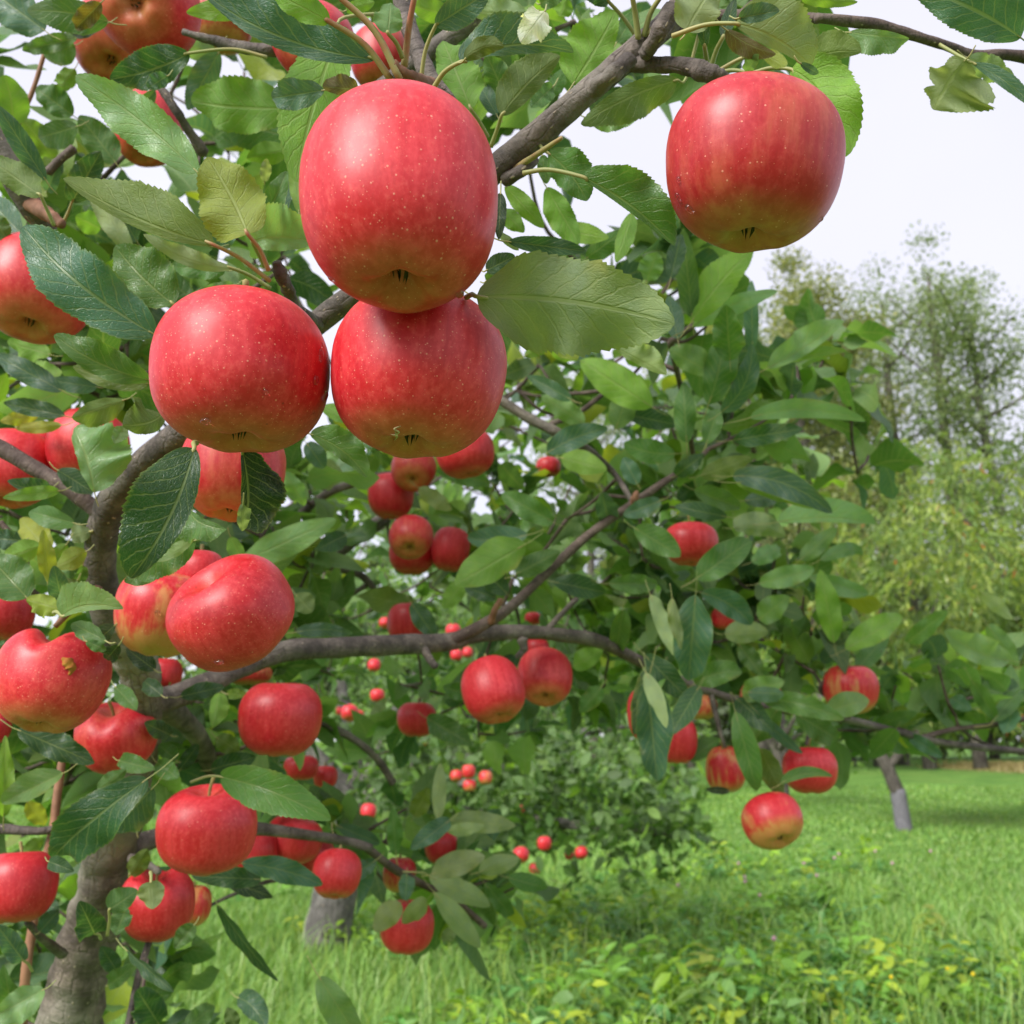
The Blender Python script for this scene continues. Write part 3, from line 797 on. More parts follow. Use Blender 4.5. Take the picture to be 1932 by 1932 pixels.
L(4, 230, 1210, 10, 1290, 60, 70, .72, 'U', 'bl')
L(4, 345, 1520, 300, 1320, 55, 55, .64, 'T', 'b')
L(4, 265, 1420, 240, 1120, 40, 50, .66, 'U', 'y', curl=1.2)
L(4, 480, 1240, 310, 1330, 60, 60, .70, 'U', 'y', curl=1.0)
L(4, 370, 1200, 250, 1360, 50, 50, .70, 'U', 'bl', curl=.8)
L(4, 260, 1230, 110, 1060, 70, 80, .76, 'U', 'y')
L(4, 500, 1130, 390, 1160, 50, 60, .74, 'U', 'p')
L(4, 430, 1400, 370, 1480, 50, 50, .72, 'U', 'o')
L(4, 460, 1320, 440, 1420, 40, 40, .72, 'T', 'm')
L(4, 120, 1180, -30, 1170, 60, 60, .74, 'T', 'b')
L(4, 590, 1740, 400, 1640, 55, 50, .60, 'T', 'm', curl=.6)
L(4, 660, 1760, 590, 1840, 45, 45, .62, 'T', 'vd')
L(4, 480, 1740, 590, 1790, 30, 35, .6, 'T', 'm')
L(4, 1640, 1690, 1960, 1700, 40, 45, .95, 'T', 'b', bow=20)
L(4, 1720, 590, 2035, 830, 110, 45, .56, 'T', 'm', bow=35)
L(4, 1340, 1300, 1870, 1060, 75, 80, 1.05, 'U', 'g')
L(4, 1580, 800, 1690, 990, 60, 60, .9, 'U', 'g')
L(4, 1280, 1160, 1340, 1290, 40, 50, .75, 'T', 'g')
L(4, 1780, 440, 1960, 520, 50, 40, .8, 'U', 'bl')
L(4, 1700, 640, 1800, 780, 60, 50, 1.0, 'T', 'b')
L(4, 1640, 1480, 1730, 1580, 60, 50, 1.1, 'U', 'o')
L(4, 1920, 1150, 1760, 1230, 60, 50, 1.2, 'T', 'd')
L(4, 640, 1650, 480, 1790, 40, 55, .66, 'T', 'd')
L(4, 860, 1900, 700, 1780, 45, 50, .74, 'T', 'vd')
L(7, 640, 60, 760, 190, 50, 45, .80, 'T', 'm')
L(7, 900, 110, 800, 30, 45, 45, .80, 'T', 'd')
L(7, 660, 470, 860, 520, 55, 50, .82, 'T', 'm')
L(7, 540, 640, 700, 520, 50, 50, .80, 'U', 'm')
L(7, 950, 330, 800, 260, 50, 50, .86, 'T', 'd')
# leaves over the low limb where it thins out
L(0, 1215, 1235, 1300, 1320, 26, 24, 1.26, 'T', 'd', curl=.5)
L(0, 1250, 1255, 1190, 1345, 22, 26, 1.28, 'T', 'm')
L(0, 1310, 1290, 1400, 1268, 26, 22, 1.3, 'T', 'm', bow=8)
L(0, 1320, 1300, 1270, 1370, 24, 24, 1.32, 'U', 'o')
L(0, 1390, 1318, 1460, 1380, 22, 24, 1.34, 'T', 'd')
L(0, 1400, 1310, 1480, 1285, 24, 22, 1.33, 'T', 'g')
L(0, 1470, 1335, 1420, 1400, 24, 22, 1.36, 'U', 'm')
L(0, 1500, 1345, 1580, 1395, 20, 24, 1.4, 'T', 'm')
L(0, 1560, 1340, 1640, 1320, 24, 20, 1.42, 'T', 'gl')
L(0, 1690, 1375, 1640, 1430, 20, 20, 1.5, 'T', 'm')
# --- middle
L(5, 1220, 695, 1555, 560, 75, 60, 1.08, 'T', 'b', bow=20)
L(5, 1110, 1150, 775, 1165, 60, 80, 1.18, 'T', 'b', bow=20)
L(5, 1100, 1200, 705, 1430, 95, 120, 1.15, 'U', 'bl')
L(5, 1355, 400, 1105, 265, 40, 45, 1.1, 'T', 'd')
L(5, 1425, 535, 1185, 375, 55, 65, 1.15, 'U', 'g')
L(5, 1255, 1080, 965, 920, 70, 70, 1.2, 'T', 'm')
L(5, 1520, 910, 1570, 1120, 70, 60, 1.22, 'T', 'b')
L(5, 1250, 1410, 1545, 1470, 70, 60, 1.25, 'T', 'd')
L(5, 1040, 1370, 1290, 1240, 65, 60, 1.2, 'U', 'm')
L(5, 1290, 720, 1550, 790, 70, 60, 1.3, 'U', 'bl')
L(5, 465, 1530, 595, 1715, 60, 55, 1.25, 'T', 'b')
L(5, 505, 890, 690, 1010, 45, 50, 1.45, 'U', 'p')
L(5, 1790, 1480, 1920, 1820, 60, 35, 1.25, 'U', 'p', curl=1.)
L(5, 1700, 1110, 1960, 1270, 80, 60, 1.2, 'T', 'm')
L(5, 1800, 440, 1400, 180, 90, 100, 1.1, 'U', 'bl')
L(5, 1600, 560, 1700, 260, 80, 80, 1.15, 'U', 'g')
L(5, 1650, 480, 1940, 540, 60, 50, 1.15, 'T', 'd')
L(5, 1090, 160, 1270, 40, 50, 50, 1.0, 'U', 'bl')
L(5, 1390, 180, 1220, 90, 50, 60, 1.1, 'U', 'bl')
L(5, 900, 860, 600, 790, 50, 50, 1.5, 'T', 'm')
L(5, 1000, 1480, 820, 1300, 60, 60, 1.3, 'T', 'd')
L(5, 940, 1500, 760, 1440, 45, 50, 1.3, 'T', 'd')
L(5, 960, 760, 1090, 900, 60, 60, 1.35, 'U', 'm')
L(5, 1560, 1420, 1830, 1420, 55, 60, 1.25, 'T', 'm')
L(5, 1640, 1560, 1600, 1800, 60, 50, 1.3, 'T', 'm')
L(5, 1850, 960, 1640, 1040, 60, 50, 1.2, 'T', 'b')
L(5, 1930, 700, 1640, 640, 60, 70, 1.2, 'T', 'm', bow=20)
L(5, 1720, 870, 1640, 720, 50, 50, 1.2, 'T', 'b')
L(5, 1360, 1880, 1530, 1790, 60, 50, 1.5, 'U', 'bl')
L(5, 760, 1400, 640, 1560, 50, 50, 1.5, 'U', 'bl')
# --- right middle
L(6, 180, 430, 265, -20, 85, 105, .98, 'U', 'm', bow=-20)
L(6, 250, 470, 420, 85, 60, 60, 1.0, 'T', 'b', bow=-55)
L(6, 510, 225, 935, -40, 110, 40, 1.02, 'T', 'gl', bow=-10)
L(6, 590, 195, 950, 130, 40, 22, 1.03, 'T', 'bl', bow=15)
L(6, 205, 255, -40, 120, 60, 95, .98, 'U', 'g')
L(6, 410, 500, 1055, 520, 60, 45, 1.05, 'T', 'g', bow=55)
L(6, 315, 625, 705, 560, 60, 55, 1.1, 'T', 'd')
L(6, 170, 645, 235, 450, 55, 50, 1.08, 'T', 'm')
L(6, 60, 640, 40, 300, 60, 60, 1.1, 'U', 'm')
L(6, 315, 825, 870, 1030, 70, 80, 1.12, 'T', 'b', bow=60, fold=.4)
L(6, 330, 860, 780, 1000, 15, 70, 1.11, 'U', 'bl', bow=40)
L(6, 560, 1080, 1110, 1090, 105, 25, 1.2, 'T', 'gl', bow=30)
L(6, 380, 960, 590, 930, 45, 50, 1.25, 'U', 'b')
L(6, 285, 1050, -10, 990, 40, 50, 1.15, 'T', 'd')
L(6, 100, 900, 360, 1000, 70, 60, 1.2, 'T', 'm')
L(6, 320, 1110, 605, 1160, 90, 50, 1.2, 'U', 'p', bow=25)
L(6, 110, 1395, 420, 1180, 90, 75, 1.18, 'T', 'm')
L(6, 690, 1290, 895, 1110, 50, 50, 1.35, 'U', 'g')
L(6, 800, 1290, 1040, 1260, 40, 40, 1.4, 'U', 'g', bow=40)
L(6, 460, 1420, 770, 1340, 60, 60, 1.35, 'T', 'gl')
L(6, 740, 1380, 1070, 1480, 50, 60, 1.4, 'T', 'gl')
L(6, 880, 1750, 800, 1340, 60, 70, 1.35, 'U', 'bl')
L(6, 940, 1785, 1255, 1600, 75, 60, 1.4, 'T', 'bl')
L(6, 460, 1620, 630, 1490, 70, 60, 1.3, 'T', 'g')
L(6, 140, 1470, 420, 1650, 80, 70, 1.25, 'T', 'b', bow=30)
L(6, 110, 1480, 70, 1960, 125, 115, 1.12, 'T', 'b', fold=.5, rag=.2, curl=-.5)
L(6, -20, 1500, 30, 1790, 30, 45, 1.11, 'U', 'p', curl=.8, rag=.3)
L(6, 270, 1700, 515, 1690, 75, 55, 1.3, 'U', 'p')
L(6, 1280, 1750, 1510, 1570, 50, 50, 1.5, 'T', 'm')
L(6, 1860, 1850, 1490, 1680, 60, 95, 1.45, 'T', 'gl', bow=30)
L(6, 1700, 1470, 1870, 1620, 40, 40, 1.55, 'U', 'p')
L(6, 1730, 1650, 1900, 1880, 60, 50, 1.5, 'U', 'g')
L(6, 0, 820, 160, 700, 50, 50, 1.15, 'T', 'd')
L(6, 140, 820, 420, 720, 50, 60, 1.2, 'U', 'o')
L(6, 420, 1300, 580, 1220, 50, 50, 1.4, 'U', 'gl')
L(6, 1000, 1900, 1180, 1700, 60, 50, 1.5, 'T', 'm')
L(6, 350, 1760, 480, 1930, 60, 50, 1.4, 'T', 'm')
# --- lower left
L(7, 820, 570, 300, 1005, 150, 135, .68, 'T', 'd', bow=-20, fold=.25)
L(7, 850, 620, 620, 860, 110, 60, .70, 'T', 'd')
L(7, 1225, 560, 1835, 800, 110, 120, .74, 'T', 'm', pet=(1060, 590), bow=25)
L(7, 100, 300, 525, 485, 80, 70, .74, 'T', 'd')
L(7, 350, 540, 10, 705, 60, 95, .72, 'T', 'g')
L(7, 20, 780, 30, 330, 45, 55, .76, 'T', 'bl')
L(7, 605, 1300, 765, 1190, 75, 50, .70, 'U', 'm', k=.7, pet=(595, 1440))
L(7, 838, 1140, 845, 1295, 75, 75, .66, 'U', 'p', k=.7, pet=(835, 1090))
L(7, 525, 1430, 440, 1250, 80, 75, .72, 'T', 'd', k=.75, pet=(560, 1460))
L(7, 700, 1290, 640, 1440, 50, 60, .76, 'T', 'm')
L(7, 1340, 1040, 1790, 1160, 65, 65, .9, 'T', 'b', bow=20)
L(7, 1210, 1270, 1545, 1695, 40, 45, .82, 'T', 'd', bow=-15, roll=40)
L(7, 700, 1520, 965, 1755, 30, 45, .82, 'T', 'd', roll=40)
L(7, 880, 1930, 760, 1740, 80, 80, .9, 'T', 'd')
L(7, 1320, 1785, 1475, 1950, 65, 50, .85, 'T', 'b', bow=20)
L(7, 1770, 1670, 1990, 2010, 70, 90, .75, 'T', 'g')
L(7, 245, 1740, -30, 1890, 110, 75, .70, 'T', 'gl')
L(7, 1080, 1380, 970, 1515, 45, 60, .86, 'T', 'm')
L(7, 1000, 115, 1245, 60, 50, 40, .86, 'T', 'd')
L(7, 1215, 90, 1180, 290, 70, 40, .92, 'U', 'bl')
L(7, 725, 95, 855, 255, 60, 45, .84, 'U', 'o')
L(7, 1260, 100, 1370, 100, 30, 30, .95, 'T', 'bl')
L(7, 270, 1030, 410, 1085, 45, 40, .7, 'T', 'd')
L(7, 1450, 1130, 1060, 1110, 50, 55, .95, 'T', 'd')
L(7, 1250, 1130, 1515, 1230, 45, 45, .98, 'T', 'vd', rag=.3)
L(7, 1170, 520, 1420, 450, 60, 60, .95, 'T', 'd')
L(7, 870, 480, 990, 570, 50, 50, .86, 'T', 'm')
L(7, 130, 1580, -20, 1380, 60, 60, .76, 'T', 'b', pet=(180, 1640))
L(7, 220, 1420, 330, 1300, 50, 50, .84, 'T', 'b')
L(7, 1030, 1960, 1190, 1830, 60, 50, .84, 'T', 'm')
L(7, 1310, 1960, 1260, 1840, 40, 40, .84, 'U', 'o')
L(7, 1200, 340, 1330, 420, 50, 50, .96, 'U', 'o')
L(7, 720, 1100, 820, 960, 50, 60, .9, 'U', 'o')
L(7, 420, 870, 270, 990, 60, 50, .8, 'U', 'bl')
L(7, 150, 700, 250, 830, 50, 50, .9, 'U', 'y')
L(7, 120, 1000, 240, 900, 40, 50, .9, 'U', 'bl')
L(7, 80, 1930, 20, 1600, 60, 60, .9, 'T', 'm')
L(7, 760, 870, 730, 700, 50, 50, .92, 'T', 'm')
L(7, 980, 470, 880, 380, 40, 50, .9, 'T', 'm')
L(7, 1000, 520, 1100, 380, 40, 40, .92, 'T', 'd')
L(7, 130, 1250, 330, 1290, 60, 50, .92, 'T', 'b')
L(7, 650, 1640, 560, 1500, 50, 50, .92, 'T', 'd')
L(7, 600, 1720, 760, 1600, 50, 40, .9, 'T', 'm')
# --- bottom middle
L(8, 1770, 20, 1830, 585, 130, 110, 1.12, 'T', 'b', fold=.55, rag=.25, curl=.7)
L(8, 1800, -60, 1700, 330, 50, 60, 1.14, 'T', 'd', curl=-.6)
L(8, 1765, -20, 1880, 290, 35, 55, 1.095, 'U', 'p', curl=.8, bow=15, rag=.3)
L(8, 680, 800, 460, 965, 50, 60, 1.2, 'T', 'b')
L(8, 670, 800, 1045, 830, 60, 55, 1.25, 'U', 'p')
L(8, 660, 860, 870, 830, 30, 40, 1.22, 'U', 'p')
L(8, 575, 1100, 875, 1000, 75, 55, 1.2, 'U', 'p')
L(8, 840, 1090, 1065, 1010, 60, 50, 1.25, 'U', 'p')
L(8, 1000, 1120, 1220, 1180, 50, 45, 1.3, 'U', 'm')
L(8, 615, 800, 625, 480, 40, 40, 1.22, 'U', 'p')
L(8, 405, 1260, 260, 1420, 55, 70, 1.2, 'U', 'p')
L(8, 550, 1245, 415, 1375, 50, 55, 1.2, 'U', 'p')
L(8, 560, 1110, 900, 1280, 70, 60, 1.25, 'U', 'p')
L(8, 590, 1200, 850, 1510, 60, 55, 1.22, 'U', 'p')
L(8, 440, 1100, 430, 1250, 45, 40, 1.2, 'T', 'b')
L(8, 270, 1020, 80, 1150, 50, 50, 1.2, 'T', 'b')
L(8, 50, 830, 290, 930, 45, 45, 1.22, 'T', 'b')
L(8, 550, 235, 800, 380, 70, 65, 1.4, 'T', 'm')
L(8, 1520, 60, 1400, 205, 55, 60, 1.3, 'U', 'm')
L(8, 330, 130, 235, 215, 30, 25, 1.35, 'U', 'p', curl=1.)
L(8, 380, 1000, 360, 730, 40, 45, 1.25, 'U', 'm')
L(8, 700, 1400, 640, 1480, 40, 40, 1.3, 'U', 'p')
L(8, 870, 1150, 1020, 1330, 50, 50, 1.35, 'T', 'm')
L(8, 800, 110, 640, 60, 50, 50, 1.4, 'T', 'm')
L(8, 480, 780, 560, 620, 50, 50, 1.3, 'T', 'o')
# --- lower right branch
L(9, 480, 130, 935, 245, 55, 60, 1.3, 'T', 'm', bow=25)
L(9, 430, 180, 705, 430, 30, 35, 1.3, 'T', 'b', bow=-10)
L(9, 330, 200, 450, 640, 70, 60, 1.3, 'T', 'm')
L(9, 465, 400, 600, 665, 60, 70, 1.3, 'U', 'o')
L(9, 580, 600, 870, 560, 40, 22, 1.28, 'T', 'm', bow=35)
L(9, 300, 640, 165, 630, 22, 20, 1.3, 'T', 'vd')
L(9, 70, 470, 240, 350, 60, 40, 1.4, 'T', 'm')
L(9, 1120, 330, 1290, 430, 35, 40, 1.55, 'T', 'm')
L(9, 1290, 330, 1480, 450, 40, 40, 1.58, 'T', 'b')
L(9, 1640, 20, 1770, 230, 50, 45, 1.55, 'T', 'm')
L(9, 1760, 250, 1930, 60, 40, 45, 1.6, 'T', 'm')
L(9, 1530, 120, 1640, 190, 40, 40, 1.6, 'T', 'b')
L(9, 400, 90, 600, 100, 40, 60, 1.3, 'U', 'b')
L(9, 130, 60, -30, 330, 60, 60, 1.25, 'T', 'd')
L(9, 1110, 280, 1340, 200, 40, 40, 1.6, 'T', 'm')
L(9, 1180, 200, 1100, 60, 40, 50, 1.65, 'U', 'm')
L(9, 1400, 250, 1500, 130, 40, 40, 1.65, 'T', 'm')
L(9, 850, 250, 800, 340, 40, 40, 1.5, 'U', 'o')
print("hero leaves", N_LEAF[0])
# ------------------------------------------------------------------ apples
NTH, NPH = 56, 40
def apple_geo(w, h, seed, nth=NTH, nph=NPH, taper=.07, lob=.022, lop=0.0, top_dip=.30, notch=0.0):
    r0 = np.random.default_rng(seed)
    ph = np.linspace(0, np.pi, nph + 1)
    th = np.linspace(0, 2 * np.pi, nth, endpoint=False)
    PH, TH = np.meshgrid(ph, th, indexing='ij')
    s, c = np.sin(PH), np.cos(PH)
    r = np.abs(s) ** .88
    z = np.where(c > 0, np.abs(c) ** .88, -np.abs(c) ** .78)
    r = r * (1 + taper * z)
    # the five ribs grow towards the calyx
    low = np.clip(-z, 0, 1) ** 1.5
    o5 = r0.uniform(0, 6.28)
    r = r * (1 + lob * low * np.cos(5 * TH + o5)) * (1 + .022 * np.cos(2 * TH + r0.uniform(0, 6)) + .014 * np.cos(3 * TH + r0.uniform(0, 6)))
    z = z - top_dip * np.exp(-(r / .30) ** 2) * (c > 0) + .34 * np.exp(-(r / .22) ** 2) * (c < 0)
    z = z - .022 * low * np.cos(5 * TH + o5) * np.exp(-((r - .35) / .2) ** 2) * (c < 0)
    z = z - notch * np.exp(-((r * np.cos(TH) - .05) / .24) ** 2) * np.clip(z, 0, 1)
    z = z + lop * r * np.cos(TH + r0.uniform(0, 6.28))
    x, y = r * np.cos(TH) * w / 2, r * np.sin(TH) * w / 2
    v = np.stack([x, y, z * h / 2], -1)
    ztop, zbot = float(v[0, 0, 2]), float(v[-1, 0, 2])
    verts = np.vstack([v[0, :1], v[1:-1].reshape(-1, 3), v[-1, :1]])
    f = []
    n = nth
    for j in range(n): f.append((0, 1 + j, 1 + (j + 1) % n))
    for i in range(nph - 2):
        for j in range(n):
            a, b_ = 1 + i * n + j, 1 + i * n + (j + 1) % n
            f.append((a, a + n, b_ + n, b_))
    l = len(verts) - 1; o = 1 + (nph - 2) * n
    for j in range(n): f.append((l, o + (j + 1) % n, o + j))
    return verts, f, ztop, zbot

def calyx_geo(w, zbot, r0):
    """Five dried sepals standing out of the eye of the apple on one small cup."""
    R = w * .038
    v = [(0, 0, zbot + w * .005)]; f = []
    n = 10
    for j in range(n):
        a = 2 * math.pi * j / n
        v.append((R * math.cos(a), R * math.sin(a), zbot - w * .012))
    for j in range(n): f.append((0, 1 + (j + 1) % n, 1 + j))
    for k in range(5):
        j1, j2 = 1 + 2 * k, 1 + (2 * k + 1) % n
        a = 2 * math.pi * (2 * k + .5) / n
        rr = R * r0.uniform(.2, 1.0); dz = w * r0.uniform(.08, .125)
        i = len(v)
        v.append((R * 1.15 * math.cos(a), R * 1.15 * math.sin(a), zbot - dz * .55))
        v.append((rr * math.cos(a + .2), rr * math.sin(a + .2), zbot - dz))
        f += [(j1, j2, i), (j2, i + 1, i), (j1, i, i + 1)]
    return np.array(v), f

APPLES = {}
N_A = [0]
def apple(key, cx, cy, w, h, label, ground=.15, dark=.1, lent=.3, tc=0, lean=0, d=None, size=.078, group=None, stem=True, lop=.0, taper=.07, lod=0,
          z=0, to=None, top_dip=.30, notch=0.0, lob=.022):
    s = ZOFF[z][2]; cx, cy = zp(z, cx, cy); w *= s; h *= s
    d = d or size * F_PX / w
    W, H = w * d / F_PX, h * d / F_PX * .97
    N_A[0] += 1
    seed = 1000 + N_A[0] * 7
    r0 = np.random.default_rng(seed)
    v, f, zt, zb = apple_geo(W, H, seed, *((NTH, NPH) if lod == 0 else (28, 20) if lod == 1 else (14, 10)), taper=taper, lob=lob, lop=lop, top_dip=top_dip, notch=notch)
    rot = Matrix.Rotation(math.radians(lean), 3, 'Y') @ Matrix.Rotation(math.radians(-tc), 3, 'X') @ Matrix.Rotation(0.0 if notch else r0.uniform(0, 6.28), 3, 'Z')
    o = link("apple", mesh_from("apple", v, f, M_APPLE), None, at(cx, cy, d))
    o.rotation_euler = rot.to_euler()
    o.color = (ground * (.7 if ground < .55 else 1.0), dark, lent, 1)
    tag(o, label, "apple", group or "red apples hanging in the trees")
    if lod < 2:
        cv, cf = calyx_geo(W, zb, r0)
        link("calyx", mesh_from("calyx", cv, cf, M_CALYX, smooth=False), o)
        if stem:
            L_ = W * r0.uniform(.19, .26)
            a = r0.uniform(0, 6.28); bnd = W * .05
            p = smooth_path([(0, 0, zt - W * .01), (bnd * .3 * math.cos(a), bnd * .3 * math.sin(a), zt + L_ * .5), (bnd * math.cos(a), bnd * math.sin(a), zt + L_)], 5)
            sv, sf = tube_geo(p, np.linspace(.0011, .0016, len(p)), 7)
            link("stem", mesh_from("stem", sv, sf, M_STEM), o)
    M = Matrix.Translation(Vector(at(cx, cy, d))) @ rot.to_4x4()
    APPLES[key] = dict(o=o, v=v, f=f, M=M, c=at(cx, cy, d), px=(cx, cy), r=max(w, h) / 2, d=d, w=w, W=W)
    return o

A = apple
A('big', 757, 377, 375, 423, "largest and tallest apple, bright pinkish red, hanging right above another below the limb",   .0, .0, .6, tc=5, lean=-2, d=.385, taper=.045, lob=.012)
A('left', 457, 700, 328, 310, "round red apple with water drops along its side, left of the stacked pair", .10, .0, .65, tc=1, lean=-1, d=.437, taper=.02)
A('under', 788, 706, 334, 320, "broad red apple tucked under the largest one, dried petal scrap near its eye", .16, .0, .6, tc=3, lean=4, d=.438, taper=.08)
A('lone', 1420, 313, 330, 316, "dull red apple streaked with olive, alone against the white sky", .36, .55, .25, tc=-9, lean=5, d=.435, taper=.07)
A('eye', 70, 547, 200, 200, "red apple showing its dark eye, partly behind a long dark leaf at the picture edge", .26, .0, .15, tc=15, lean=-3)
A('toprow', 277, 8, 196, 170, "pinkish apple seen from below at the top edge, overlapping a duller one", .20, .1, .2, tc=52)
A('topback', 222, 80, 165, 150, "dusky pink apple half hidden under the top edge apple", .25, .35, .1, tc=20, d=.86)
A('sliver', 279, 243, 125, 146, "slim red apple crossed by a long pale leaf against bright sky", .2, .2, .1, tc=10, d=.98)
A('wrinkled', 590, 78, 150, 150, "wrinkled red apple with a shrivelled eye behind a backlit leaf", .15, .1, .1, tc=60, lean=30, d=.70, lop=.06)
A('behindstalks', 718, 112, 115, 125, "shaded brownish red apple seen behind the bunch of leaf stalks", .3, .55, .0, d=.80)  # shade behind the stalks darkened into its skin
A('topdark', 420, 48, 112, 96, "dark apple shaded among leaves beside the thin top twig", .6, .8, .0, d=.86)  # its shadow among the leaves is put into the skin colour
A('below', 440, 888, 196, 194, "red and yellow streaked apple behind a dark curled leaf, below the wet round one", .38, .1, .1, tc=5, d=.62)
A('edge', 24, 884, 150, 152, "large pale red apple cut by the picture edge above the left twig", .2, .05, .15, tc=8, d=.86)
A('edgetwin', 167, 846, 150, 142, "smooth pink apple behind a broad green leaf, twin of the one at the edge", .12, .0, .15, tc=5, d=.86)
A('edgesmall', 72, 855, 90, 90, "small red piece of apple peeping above the edge apple", .15, .1, .0, d=1.0)
A('edgetop', 148, 800, 60, 60, "bit of red apple peeping between yellowing leaves over the pink twin", .1, .1, .0, d=1.1)
A('tilted', 437, 1156, 238, 198, "crimson apple lying on its side, stalk hollow toward the forked limb", .10, .15, .6, tc=-34, lean=-34, d=.60, taper=.04, stem=False, top_dip=.5)
A('orange', 303, 1156, 172, 172, "orange yellow apple pressed behind the tilted crimson one", .95, .1, .1, tc=-10, lean=12, d=.68, taper=.12)
A('peep', 377, 1080, 92, 90, "piece of pink apple peeping above the tilted crimson one", .1, .0, .0, d=.72)
A('scar', 98, 1283, 206, 200, "heart shaped speckled apple with an orange scar and a green eye", .30, .0, 1.0, tc=16, lean=3, d=.68, taper=.10, top_dip=.3, notch=.42)
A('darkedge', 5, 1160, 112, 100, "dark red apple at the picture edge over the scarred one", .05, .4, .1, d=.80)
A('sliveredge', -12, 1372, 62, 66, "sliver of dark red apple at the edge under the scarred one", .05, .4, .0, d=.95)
A('trunk', 220, 1390, 146, 136, "red apple with a yellowish hollow in front of the trunk fork", .3, .25, .15, tc=-22, lean=-3, d=.86, taper=.10, notch=.18)
A('plain', 530, 1355, 156, 148, "evenly dark red round apple alone below the horizontal limb", .03, .35, .1, tc=-4, lean=2, d=.93, taper=.05, stem=False)
A('spur', 392, 1563, 180, 166, "glossy red apple hanging from a leafy spur beside the lower trunk", .06, .1, .1, tc=-14, lean=2, d=.82, taper=.03)
A('lowedge', 36, 1672, 136, 138, "deep red apple at the picture edge left of the lower trunk", .10, .4, .05, tc=6, lean=-4, d=.84)
A('leafy', 297, 1704, 136, 138, "red apple with a small round pale leaf lying over it", .06, .3, .05, tc=-14, lean=-2, d=.92, notch=.22)
A('orangeback', 366, 1708, 62, 78, "yellow orange apple mostly hidden behind the one with the round leaf", 1.0, .1, .0, d=1.1)
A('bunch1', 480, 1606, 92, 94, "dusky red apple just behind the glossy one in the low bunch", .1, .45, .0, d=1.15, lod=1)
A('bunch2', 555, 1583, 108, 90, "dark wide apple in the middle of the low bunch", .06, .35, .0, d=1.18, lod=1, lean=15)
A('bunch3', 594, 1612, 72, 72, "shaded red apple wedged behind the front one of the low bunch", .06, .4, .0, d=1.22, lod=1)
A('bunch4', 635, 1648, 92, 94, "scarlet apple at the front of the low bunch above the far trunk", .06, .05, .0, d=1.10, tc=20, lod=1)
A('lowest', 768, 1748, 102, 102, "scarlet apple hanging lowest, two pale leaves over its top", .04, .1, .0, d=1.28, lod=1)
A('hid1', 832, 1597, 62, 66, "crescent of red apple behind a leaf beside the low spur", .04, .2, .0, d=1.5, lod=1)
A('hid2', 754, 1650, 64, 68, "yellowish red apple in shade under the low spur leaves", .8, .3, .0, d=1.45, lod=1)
A('m1', 780, 886, 86, 76, "small pink apple with a yellow eye just under the broad apple", .35, .1, .05, tc=40, d=1.50, lod=1)
A('m2', 738, 936, 86, 92, "round red apple below the small pink one in the middle cluster", .1, .2, .05, d=1.55, lod=1)
A('m3', 878, 855, 110, 96, "wide red apple partly behind the broad apple in the middle", .1, .2, .05, d=1.25, lod=1, lean=-12)
A('m4', 775, 1014, 84, 80, "red apple with a dark green eye facing out in the middle cluster", .35, .15, .0, tc=42, d=1.48, lod=1)
A('m5', 777, 1046, 86, 80, "red apple hidden behind the one with the dark green eye", .05, .25, .0, d=1.6, lod=1)
A('m6', 850, 1036, 72, 90, "egg shaped red apple at the end of the middle cluster", .06, .15, .0, d=1.58, lean=8, lod=1)
A('h1', 930, 1300, 120, 130, "red apple with dark bruises hanging from the horizontal limb", .12, .15, .05, tc=20, lean=-18, d=1.16, taper=-.02, lod=1)
A('h2', 1028, 1277, 104, 112, "red apple showing its pale eye, paired with the bruised one", .22, .2, .0, tc=34, d=1.3, lod=1)
A('h3', 1012, 1225, 48, 46, "dark red knob of apple between limb and hanging pair", .05, .4, .0, d=1.45, lod=1)
A('u1', 770, 1176, 78, 84, "red apple with a blue green leaf hanging down before it, resting over the limb", .05, .15, .0, d=1.65, lod=1)
A('u2', 787, 1357, 74, 70, "flat pinkish red apple under the limb behind a leaf tip", .06, .05, .0, d=1.7, lod=1)
A('r1', 1303, 1026, 104, 86, "red apple notched by leaves high in the right hand foliage", .04, .1, .0, d=1.35, lod=1)
A('r2', 1222, 1347, 76, 108, "long red apple slice beside the big hanging leaf", .1, .2, .0, d=1.3, lod=1)
A('r3', 1279, 1396, 74, 94, "red apple half hidden behind the dark hanging leaf", .05, .05, .0, d=1.42, lod=1)
A('r4', 1322, 1334, 62, 50, "brownish yellow apple in the shade of the right cluster", .95, .5, .0, d=1.55, lod=1)  # cluster shade darkened into the skin colour
A('r5', 1437, 1320, 80, 80, "red apple behind crossing leaves at the right cluster", .05, .05, .0, d=1.5, lod=1)
A('r6', 1368, 1450, 72, 92, "pear shaped yellow apple with a red cheek below the right cluster", .85, .1, .0, tc=-10, lean=-6, d=1.4, taper=-.1, lod=1)
A('r7', 1528, 1452, 102, 94, "red apple banded by a narrow leaf over the mown grass", .08, .0, .0, d=1.42, lod=1)
A('r8', 1457, 1549, 112, 98, "yellow and pink apple with two dark spots, lowest on the right", .75, .0, .0, tc=38, lean=-14, d=1.30, lod=1)
A('r9', 1605, 1300, 100, 98, "yellow and red apple farthest along the right hand branch", .8, .05, .0, tc=-8, d=1.48, lod=1)
A('r10', 1367, 1166, 50, 46, "orange red bit of apple under a dark drooping leaf", .25, .1, .0, d=1.55, lod=1)
A('c1', 1035, 881, 46, 40, "orange red apple deep in the middle foliage", .3, .1, .0, d=1.9, lod=1)
A('c2', 1005, 1167, 32, 26, "tiny pink apple just above the fork of the limb", .05, .0, .0, d=2.0, lod=1)
